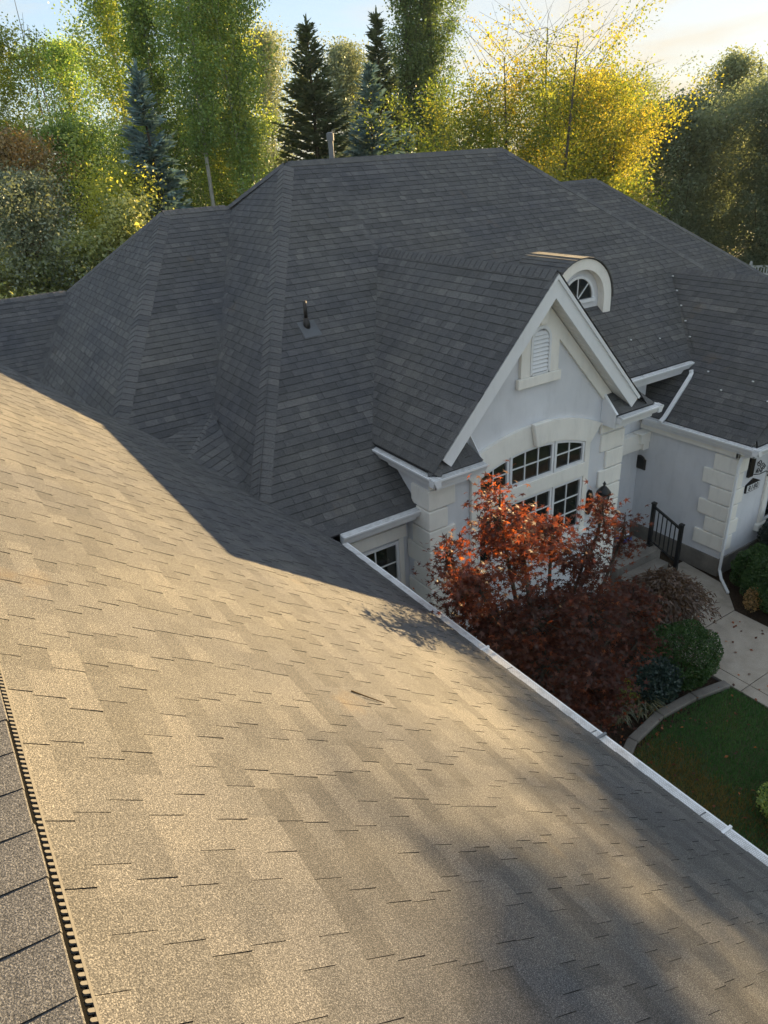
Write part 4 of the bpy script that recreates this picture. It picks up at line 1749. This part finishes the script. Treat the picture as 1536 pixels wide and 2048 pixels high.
def maple_leaf(size, seed):
    """five-lobed leaf lying in its own plane"""
    R_ = random.Random(seed)
    out = []
    for k, (a, L) in enumerate(((-125, .55), (-62, .85), (0, 1.0), (62, .85), (125, .55))):
        a0 = rad(90 + a)
        L *= size * R_.uniform(.9, 1.1)
        out.append((.24 * size * math.cos(a0 - rad(31)), .24 * size * math.sin(a0 - rad(31)), 0))
        out.append((L * math.cos(a0), L * math.sin(a0), -.16 * L))
    out.append((.22 * size * math.cos(rad(246)), .22 * size * math.sin(rad(246)), 0))
    return out


mt = thing('japanese_maple', 'red Japanese maple with orange sunlit tips in front of the arched window', 'tree', (MAPLE[0], MAPLE[1], GZ))
rng = np.random.default_rng(21)
clumps = [((5.21, 5.70, -3.86), (0.30, 0.30, 0.50), 700),
          ((5.60, 5.65, -4.53), (0.26, 0.28, 0.36), 520),
          ((4.82, 5.60, -4.68), (0.34, 0.30, 0.24), 420),
          ((6.45, 6.00, -4.67), (0.32, 0.30, 0.36), 520),
          ((6.94, 5.80, -5.11), (0.32, 0.30, 0.30), 480),
          ((7.58, 6.10, -4.81), (0.20, 0.22, 0.36), 330),
          ((8.25, 6.20, -5.37), (0.16, 0.20, 0.45), 240),
          ((4.86, 6.30, -4.58), (0.22, 0.25, 0.42), 330),
          ((4.90, 6.00, -5.00), (0.30, 0.30, 0.30), 480),
          ((5.72, 5.60, -5.62), (1.00, 0.55, 0.45), 1900),
          ((7.02, 5.70, -6.11), (0.75, 0.55, 0.55), 1500),
          ((5.20, 5.70, -5.40), (0.50, 0.40, 0.35), 1000),
          ((5.71, 5.30, -6.18), (0.80, 0.55, 0.50), 1700),
          ((6.63, 5.20, -6.74), (0.62, 0.50, 0.50), 1700),
          ((8.41, 6.00, -6.72), (0.42, 0.40, 0.45), 800),
          ((6.03, 5.00, -6.92), (0.50, 0.40, 0.35), 900),
          ((8.24, 5.70, -7.22), (0.30, 0.30, 0.30), 400),]
wood, LP, LT = [], [], []
root_ = Vector((MAPLE[0], MAPLE[1], GZ))
for (c, r, nl) in clumps:
    c = Vector(c) + Vector((0, 0, -.18))
    base = root_ + Vector((rng.uniform(-.25, .25), rng.uniform(-.2, .2), rng.uniform(.2, .6)))
    tip = c + Vector((0, 0, r[2] * .9))
    wood.append(([root_, base, base.lerp(c, .55) + Vector((0, .1, .05)), c, tip], [.09, .06, .035, .02, .005]))
    nsub = max(6, nl // 26)
    for k in range(nsub):
        d = rng.normal(size=3)
        d /= np.linalg.norm(d)
        f = rng.uniform(.35, 1.0) ** .6
        p = np.array(c) + d * f * np.array(r)
        start = c + Vector((0, 0, -.3 * r[2]))
        wood.append(([start.lerp(tip, rng.uniform(.1, .7)), Vector(p).lerp(start, .4) + Vector((0, 0, .05)), Vector(p)], [.012, .007, .003]))
        tn = rng.normal(0, .12)
        m = 32
        q = p + rng.normal(size=(m, 3)) * np.array([.12, .12, .07])
        LP.append(q)
        LT.append(.30 + (.22 if nl in (700, 520, 420, 330) else .04 if nl in (480, 240) else 0) + tn + rng.normal(0, .12, m))  # upper clumps tinted brighter: their sunlit orange is put into the leaf colour
LP, LT = np.concatenate(LP), np.concatenate(LT)
tw = tube_np(wood, 5)
tw.build('trunk', BARK['brown'], mt, smooth=True)
n = len(LP)
u, v, nr = frames(rng, n, .9)
size = rng.uniform(.055, .085, n)
prot = [np.array(maple_leaf(1.0, s)) for s in range(6)]
K = len(prot[0])
V = np.zeros((n, K, 3))
for s in range(6):
    idx = np.arange(s, n, 6)
    pr_ = prot[s]
    V[idx] = LP[idx, None, :] + (u[idx, None, :] * pr_[None, :, 0:1] + v[idx, None, :] * pr_[None, :, 1:2] + nr[idx, None, :] * pr_[None, :, 2:3]) * size[idx, None, None]
dist = np.linalg.norm(LP, axis=1)
order = np.argsort(dist + np.where((LP @ np.array(rt) / (LP @ np.array(fw))) < -1, 99, 0))
big = order[:300]
rest = order[300:]
off = np.array([MAPLE[0], MAPLE[1], GZ])
lmesh = []
for s in range(6):
    me = D.meshes.new('maple_leaf')
    me.from_pydata([tuple(p) for p in prot[s]], [], [tuple(range(K))])
    me.materials.append(LM['maple'])
    at = me.attributes.new('tint', 'FLOAT', 'FACE')
    at.data.foreach_set('value', [min(1, .2 + .1 * s)])
    lmesh.append(me)
for i in big:
    o = child('maple_leaf', lmesh[int(rng.integers(6))], mt, Vector(LP[i] - off))
    m3 = Matrix(((u[i][0], v[i][0], nr[i][0]), (u[i][1], v[i][1], nr[i][1]), (u[i][2], v[i][2], nr[i][2])))
    o.rotation_euler = m3.to_euler()
    o.scale = (size[i],) * 3
Vr = (V[rest] - off).reshape(-1, 3)
me = np_mesh('foliage', Vr, np.arange(len(rest) * K).reshape(-1, K), LT[rest], LM['maple'])
fo_ = child('foliage', me, mt, (0, 0, 0))
fo_['kind'] = 'stuff'

# ------------------------------------------------------------------ garden shrubs
rng = np.random.default_rng(31)
# weeping lace-leaf maple: cascading sprays
t = thing('laceleaf_maple', 'low weeping brown lace-leaf maple beside the porch railing', 'shrub', (10.55, 6.9, GZ))
P, Dr, T = [], [], []
wood = []
for k in range(340):
    a = rng.uniform(0, 2 * math.pi)
    rr_ = rng.uniform(.25, 1.0)
    topz = 1.32 + rng.uniform(-.12, .12) - .3 * rr_
    e = np.array([1.4 * rr_ * math.cos(a), 1.0 * rr_ * math.sin(a), 0])
    m = 46
    s = np.linspace(.15, 1, m)
    px, py = e[0] * s, e[1] * s
    pz = topz * (1 - .65 * (s * rr_) ** 2.4) + .05 * np.sin(s * 9 + k)
    if k % 4 == 0:
        wood.append(([Vector((10.55 + e[0] * q, 6.9 + e[1] * q, GZ + max(.05, topz * (1 - .65 * (q * rr_) ** 2.4)) - .02)) for q in (0, .3, .6, .9)], [.02, .012, .007, .003]))
    for j in range(m):
        P.append((px[j] + rng.normal(0, .05), py[j] + rng.normal(0, .05), max(.03, pz[j] + rng.normal(0, .05))))
        dd = np.array([math.cos(a) * .7, math.sin(a) * .7, -.55]) + rng.normal(size=3) * .55
        Dr.append(dd / np.linalg.norm(dd))
        T.append(.42 + rng.normal(0, .2))
V, F = needle_cards(rng, np.array(P), np.array(Dr), .095, .032)
child('foliage', np_mesh('foliage', V, F, np.array(T), LM['lace']), t, (0, 0, 0))
tube_np(wood, 5).build('trunk', BARK['brown'], t)

mound('boxwood', 'round clipped green boxwood at the corner of the walkway and the kerb', 'shrub', (9.85, 5.85), (.62, .58, .52), 'box', 15000, .040, 3, tone=.02)
mound('boxwood_hedge', 'clipped green hedge along the walkway below the wing window', 'hedge', (14.15, 5.9), (1.55, .85, .52), 'box', 30000, .045, 4, tone=.04, power=3.2)
mound('boxwood', 'low green boxwood in front of the downspout at the wing corner', 'shrub', (13.7, 6.7), (.6, .5, .44), 'box', 10000, .042, 5, tone=.10)
mound('yew', 'dark yew against the wing wall under the window', 'shrub', (15.1, 7.0), (.75, .38, .66), 'yew', 15000, .05, 6, aspect=.35)
mound('blue_holly', 'dark bluish holly between the boxwood and the kerb', 'shrub', (9.05, 5.80), (.52, .42, .40), 'holly', 7500, .055, 7, power=2.1, shell=.5)
mound('rusty_spirea', 'small rusty shrub in front of the dark hedge', 'shrub', (12.75, 6.25), (.18, .18, .30), 'bronze', 1200, .04, 8, power=2, shell=.8, tone=.3)
mound('golden_spirea', 'small yellow-green shrub between the holly and the red maple', 'shrub', (8.55, 5.95), (.25, .25, .26), 'gold', 1500, .04, 9, power=2, shell=.8, tone=-.35)
mound('euonymus', 'bright yellow-green bush at the far right edge of the lawn', 'shrub', (8.5, 2.85), (.6, .55, .34), 'aspen', 8000, .045, 10, power=2.1, shell=.7, tone=-.05)
# daylily clump
for (gx_, gy_, lab, sd) in ((8.05, 5.85, 'clump of strappy brown and green leaves beside the kerb', 41), (8.6, 5.72, 'smaller clump of strappy leaves under the holly', 42)):
    rg = np.random.default_rng(sd)
    t = thing('daylily', lab, 'plant', (gx_, gy_, GZ))
    m_ = MB()
    for k in range(150):
        a = rg.uniform(0, 6.28)
        L = rg.uniform(.25, .5)
        b = Vector((gx_ + rg.normal(0, .1), gy_ + rg.normal(0, .09), GZ))
        d = Vector((math.cos(a), math.sin(a), 0))
        sd_ = Vector((-math.sin(a), math.cos(a), 0)) * .011
        tt = float(np.clip(.35 + rg.normal(0, .25), 0, 1))
        p0, p1, p2 = b, b + d * L * .4 + Vector((0, 0, L * .75)), b + d * L * .95 + Vector((0, 0, L * .55))
        m_.ngon([p0 - sd_, p0 + sd_, p1 + sd_, p1 - sd_], 0, tt)
        m_.ngon([p1 - sd_, p1 + sd_, p2], 0, tt)
    m_.build('leaves', LM['strap'], t)

# fallen leaves on the bed, the kerb, the walk and the lawn
rng = np.random.default_rng(77)
n = 420
fx = np.concatenate([rng.normal(7.6, 1.0, 260), rng.uniform(7.5, 12.4, 160)])
fy = np.concatenate([rng.normal(5.5, .45, 260), rng.uniform(2.5, 7.0, 160)])
P = np.stack([fx, fy, np.where((fx > 10.36) & (fy < 6.45), .035, .055)], 1)
V, F = leaf_cards(rng, P, .06, .7, 2.5)
o = D.objects.new('fallen_leaves', np_mesh('fallen_leaves', V, F, rng.uniform(.1, 1, n), LM['maple']))
COL.objects.link(o)
o['kind'] = 'stuff'

# ------------------------------------------------------------------ trees behind the house
GT = 'trees behind the house'
tree('cedar', 'olive green conical tree with a sunlit right side at the left edge of the picture', 'tree', 5.0, 33.8, 13.4, 2.3, 'round', 'gold', seed=51, nb=190, lv=22, leafsize=.10, lo=.05, tone=-.30, group=GT, spread=.35)
tree('willow', 'round bright green willow showing between the left edge and the aspens', 'tree', 10.5, 47.0, 14.6, 2.7, 'round', 'willow', seed=52, nb=170, lv=20, leafsize=.13, lo=.1, group=GT, tone=-.06, spread=.45)
# bare sapling tops
t = thing('bare_sapling', 'tall thin bare twigs rising above the trees at the far left', 'tree', (7.3, 37.5, GZ), GT)
w = []
for k, (dx, hh) in enumerate(((0, 15.6), (.35, 14.4), (.75, 12.8), (1.1, 11.8))):
    w.append(([Vector((7.3 + dx * .6, 37.5, GZ)), Vector((7.3 + dx * .8, 37.5, GZ + hh * .6)), Vector((7.25 + dx * .75, 37.5, GZ + hh))], [.06, .035, .010]))
    for j in range(7):
        z = hh * (.5 + .065 * j)
        sg = (-1) ** j
        w.append(([Vector((7.3 + dx * .78, 37.5, GZ + z)), Vector((7.3 + dx * .78 + sg * .12, 37.4, GZ + z + .9))], [.014, .005]))
tube_np(w, 5).build('trunk', BARK['grey'], t)
tree('aspen', 'slim aspen with open yellow-green crown left of the blue spruce', 'tree', 10.5, 37.0, 19.0, 1.6, 'column', 'aspen', 'pale', 53, 210, 5, 17, .12, .12, 48, .38, tr=.16, group=GT, tone=.0)
tree('aspen', 'tall aspen with a pale trunk standing left of the middle of the aspen clump', 'tree', 12.1, 31.2, 20.5, 2.0, 'column', 'aspen', 'pale', 54, 210, 5, 17, .11, .44, 50, .36, trunks=1, tr=.10, group=GT, tone=-.05, showlimbs=.5)
tree('aspen', 'tall double-stemmed aspen at the right side of the aspen clump', 'tree', 13.9, 31.6, 19.6, 2.0, 'column', 'aspen', 'pale', 55, 210, 5, 17, .11, .42, 50, .36, trunks=2, tr=.09, group=GT, tone=.06, showlimbs=.5)
tree('aspen', 'dense dark aspen at the back left of the aspen clump', 'tree', 11.5, 34.6, 17.6, 1.3, 'column', 'aspen', 'pale', 56, 220, 5, 17, .12, .15, 50, .36, tr=.15, group=GT, tone=-.15)
tree('aspen', 'leafy aspen with a broad yellowing crown behind the right aspens', 'tree', 14.5, 34.6, 16.4, 2.2, 'column', 'aspen', 'pale', 57, 210, 5, 17, .12, .28, 45, .42, tr=.14, group=GT, tone=.10)
tree('aspen', 'young aspen thicket with many thin pale stems below the tall aspens', 'tree', 13.4, 29.4, 8.2, 2.2, 'round', 'aspen', 'pale', 58, 56, 4, 7, .10, .25, 55, .4, trunks=7, tr=.065, group=GT, tone=-.12, showlimbs=.5)
spruce('blue_spruce', 'blue-grey spruce standing in front of the left aspens', 8.75, 28.0, 11.9, 2.5, 'blue', 61, per=11, group=GT)
spruce('spruce', 'dark pointed spruce alone against the sky left of the middle', 18.4, 33.4, 14.3, 4.2, 'spruce', 62, per=12, group=GT)
spruce('spruce', 'tall narrow dark spruce beside the columnar poplars', 21.6, 32.6, 14.5, 2.9, 'spruce', 63, per=11, group=GT, tone=-.05)
spruce('blue_spruce', 'blue-green spruce just left of the tall narrow dark spruce', 19.1, 29.6, 12.2, 2.9, 'blue', 64, per=11, group=GT, tone=-.12)
spruce('blue_spruce', 'small pale blue spruce low beside the main ridge', 19.6, 27.6, 9.6, 1.1, 'blue', 65, group=GT, tone=.15)
tree('cottonwood', 'hazy pale green cottonwood showing behind the aspens and the spruce', 'tree', 26.0, 54.0, 16.2, 3.0, 'column', 'sage', 'grey', 66, 150, 5, 14, .17, .2, 55, .6, group=GT, tone=.25)
tree('cottonwood', 'light green cottonwood between the two dark spruces', 'tree', 25.6, 42.0, 14.0, 2.6, 'column', 'sage', 'grey', 67, 220, 5, 16, .14, .12, 55, .45, group=GT, tone=.08)
tree('lombardy_poplar', 'left one of the two dark columnar poplars rising out of the picture', 'tree', 24.6, 34.6, 24.0, 1.0, 'poplar', 'poplar', 'grey', 68, 330, 5, 16, .12, .07, 68, .34, tr=.2, group=GT, tone=-.08)
tree('lombardy_poplar', 'right broader one of the two dark columnar poplars rising out of the picture', 'tree', 26.3, 34.6, 25.0, 1.3, 'poplar', 'poplar', 'grey', 69, 400, 5, 16, .12, .16, 66, .36, tr=.22, group=GT, tone=.0)
tree('honey_locust', 'large yellow honey locust with bare top twigs behind the main ridge', 'tree', 21.3, 22.0, 12.9, 4.6, 'vase', 'locust', 'grey', 70, 230, 6, 20, .10, .14, 30, .46, trunks=3, tr=.12, group=GT, tone=.06, hue=.30, bare=.31, showlimbs=.9)
tree('honey_locust', 'greener honey locust beside the poplars at the left of the yellow trees', 'tree', 18.6, 22.6, 10.9, 3.6, 'vase', 'locust', 'grey', 71, 190, 6, 20, .10, .14, 30, .44, trunks=2, tr=.1, group=GT, tone=-.10, hue=.28, bare=.12, showlimbs=.7)
tree('honey_locust', 'orange-tinged honey locust at the right of the yellow trees', 'tree', 23.9, 20.5, 11.0, 3.3, 'vase', 'locust', 'grey', 72, 200, 6, 20, .10, .10, 28, .44, trunks=2, tr=.1, group=GT, tone=.12, hue=.30, bare=.10, showlimbs=.7)
# the thick grey-green wall of trees on the right
for k, (x_, y_, h_, R_, lab) in enumerate((
        (36.5, 32.6, 11.5, 3.6, 'grey-green round tree directly behind the orange honey locust'),
        (40.5, 29.0, 10.2, 3.6, 'grey-green round tree in the middle of the right tree belt'),
        (44.0, 25.3, 11.0, 3.6, 'grey-green round tree at the right edge of the tree belt'),
        (47.5, 21.8, 10.2, 3.5, 'grey-green round tree just outside the right edge'),
        (40.6, 36.5, 11.8, 3.4, 'yellow-topped round tree showing over the left end of the tree belt'),
        (47.0, 31.0, 12.6, 2.4, 'light green narrow tree top rising above the tree belt'),
        (50.6, 28.0, 12.4, 2.4, 'light green narrow tree top near the right edge above the belt'))):
    tree('ash_tree', lab, 'tree', x_, y_, h_, R_, 'round' if k < 5 else 'column', 'dense', 'brown', 80 + k, 230 if k < 5 else 150, 5, 22, .15, .03, 32, .55, tr=.18, group='tree belt on the right', tone=(-.04, .02, 0, .03, .30, .22, .25)[k])
tree('ash_tree', 'tall open ash beyond the right edge that shades the near roof', 'tree', 42.6, 14.5, 16.2, 1.9, 'round', 'dense', 'brown', 97, 66, 5, 4, .16, .76, 20, .42, tr=.2, group='tree belt on the right')
tree('ash_tree', 'tallest ash beyond the right edge, behind the tall open one', 'tree', 43.5, 11.6, 18.3, 2.0, 'round', 'dense', 'brown', 96, 70, 5, 2, .16, .70, 22, .5, tr=.2, group='tree belt on the right')
tree('ash_tree', 'broad ash beyond the right edge under the tall open one', 'tree', 39.3, 13.8, 12.7, 2.7, 'round', 'dense', 'brown', 98, 230, 5, 20, .15, .05, 32, .5, tr=.2, group='tree belt on the right')
tree('ash_tree', 'broad ash beyond the right edge next to the tree belt', 'tree', 39.9, 16.0, 11.0, 2.2, 'round', 'dense', 'brown', 95, 170, 5, 16, .15, .05, 32, .5, tr=.2, group='tree belt on the right')
tree('ash_tree', 'broad ash beyond the right edge nearest the street', 'tree', 40.5, 8.6, 13.4, 3.2, 'round', 'dense', 'brown', 99, 230, 5, 20, .15, .05, 32, .5, tr=.2, group='tree belt on the right')
spruce('spruce', 'small dark conifer top at the far right above the tree belt', 60.0, 37.4, 13.6, 3.0, 'spruce', 90, group='tree belt on the right', step=.5)
# left understorey
tree('hazel', 'golden lit understorey tree below the slim aspen', 'tree', 6.6, 27.5, 8.6, 2.3, 'round', 'gold', 'brown', 91, 150, 5, 18, .10, .08, 40, .42, trunks=3, tr=.07, group=GT, tone=-.12, hue=.3)
tree('hazel', 'bronze leaved tree at the left edge under the cedar', 'tree', 4.6, 30.5, 9.8, 2.2, 'round', 'bronze', 'brown', 92, 140, 5, 18, .11, .08, 35, .42, group=GT, tone=.02)
tree('juniper', 'grey-green feathery juniper at the left edge', 'tree', 3.6, 26.2, 8.6, 2.1, 'round', 'sage', 'brown', 93, 170, 5, 20, .10, .03, 20, .40, group=GT, tone=-.12)
tree('hazel', 'dull green tree between the juniper and the blue spruce', 'tree', 6.9, 32.0, 10.2, 2.4, 'round', 'aspen', 'brown', 94, 160, 5, 18, .11, .05, 35, .42, group=GT, tone=-.10)
tree('hazel', 'dark green tree filling the gap behind the aspen stems', 'tree', 15.3, 37.5, 10.6, 3.0, 'round', 'poplar', 'brown', 95, 170, 5, 20, .13, .03, 35, .5, group=GT, tone=.05)
for k, (x_, y_, h_, R_, tn, lf, lab) in enumerate((
        (2.4, 24.9, 6.6, 1.4, .28, 'shrub', 'crab apple with orange leaves at the lower left edge'),
        (4.0, 25.6, 6.5, 1.3, -.05, 'shrub', 'grey-green leggy crab apple second from the left edge'),
        (5.4, 25.2, 7.0, 1.4, .05, 'shrub', 'yellow-green crab apple beside the lowest left ridge'),
        (6.8, 25.4, 7.8, 1.4, .10, 'shrub', 'golden crab apple whose top shoots stand against the second ridge'))):
    tree('crab_apple', lab, 'shrub', x_, y_, h_, R_, 'round', lf, 'brown', 100 + k, 120, 5, 16, .11, .05, 50, .30, trunks=4, tr=.04, group='crab apples behind the left roof', tone=tn, hue=.26, showlimbs=.5)

# white garden fence far right
t = thing('vinyl_fence', 'white picket fence beyond the far right roof', 'fence', (42.6, 24.4, GZ))
fd = Vector((.60, -.80, 0))
for k in range(5):
    p = Vector((41.0, 26.4, GZ)) + fd * (k * 1.9)
    m_ = MB()
    m_.box(p.x - .07, p.x + .07, p.y - .07, p.y + .07, GZ, GZ + 1.85)
    m_.tube([p + Vector((0, 0, 1.85)), p + Vector((0, 0, 1.95)), p + Vector((0, 0, 2.0))], [.09, .07, .01], 6)
    m_.build('post', 'white', t)
for z in (.25, 1.25, 1.68):
    m_ = MB()
    a = Vector((41.0, 26.4, GZ + z))
    m_.bar(a, a + fd * 7.6, .05, .12)
    m_.build('rail', 'white', t)
for k in range(48):
    p = Vector((41.0, 26.4, GZ)) + fd * (.12 + k * .158)
    m_ = MB()
    m_.box(p.x - .03, p.x + .03, p.y - .03, p.y + .03, GZ + .1, GZ + 1.66)
    m_.build('picket', 'white', t)

# far woods that close the gaps
rng = np.random.default_rng(200)
n = 60000
az = rad(32) + rng.uniform(-.75, .75, n)
rr_ = rng.uniform(62, 72, n)
hz = (9.6 + 1.3 * np.sin(az * 23) + .9 * np.sin(az * 57 + 1) + .5 * np.sin(az * 131)) * rng.uniform(0, 1, n) ** .7
P = np.stack([np.sin(az) * rr_, np.cos(az) * rr_, hz], 1)
V, F = leaf_cards(rng, P, .42, .7, .2)
me = np_mesh('distant_woods', V, F, .35 + rng.normal(0, .15, n) + .1 * np.sin(az * 40), LM['dense'])
o = D.objects.new('distant_woods', me)
COL.objects.link(o)
o.location = (0, 0, 0)
o['kind'] = 'stuff'



# ------------------------------------------------------------------ evening haze
m_ = MB()
m_.box(-70, 100, -40, 120, GZ - 1.2, 20)
hz_ = m_.build('haze', bpy.data.materials.new('evening_haze'), None, kind='stuff')
hm = hz_.data.materials[0]
hm.use_nodes = True
hn = hm.node_tree.nodes
hn.clear()
ho_ = hn.new('ShaderNodeOutputMaterial')
hv = hn.new('ShaderNodeVolumePrincipled')
hv.inputs['Color'].default_value = (.66, .86, 1.0, 1)
hv.inputs['Density'].default_value = .0002
hv.inputs['Anisotropy'].default_value = .15
hm.node_tree.links.new(hv.outputs['Volume'], ho_.inputs['Volume'])
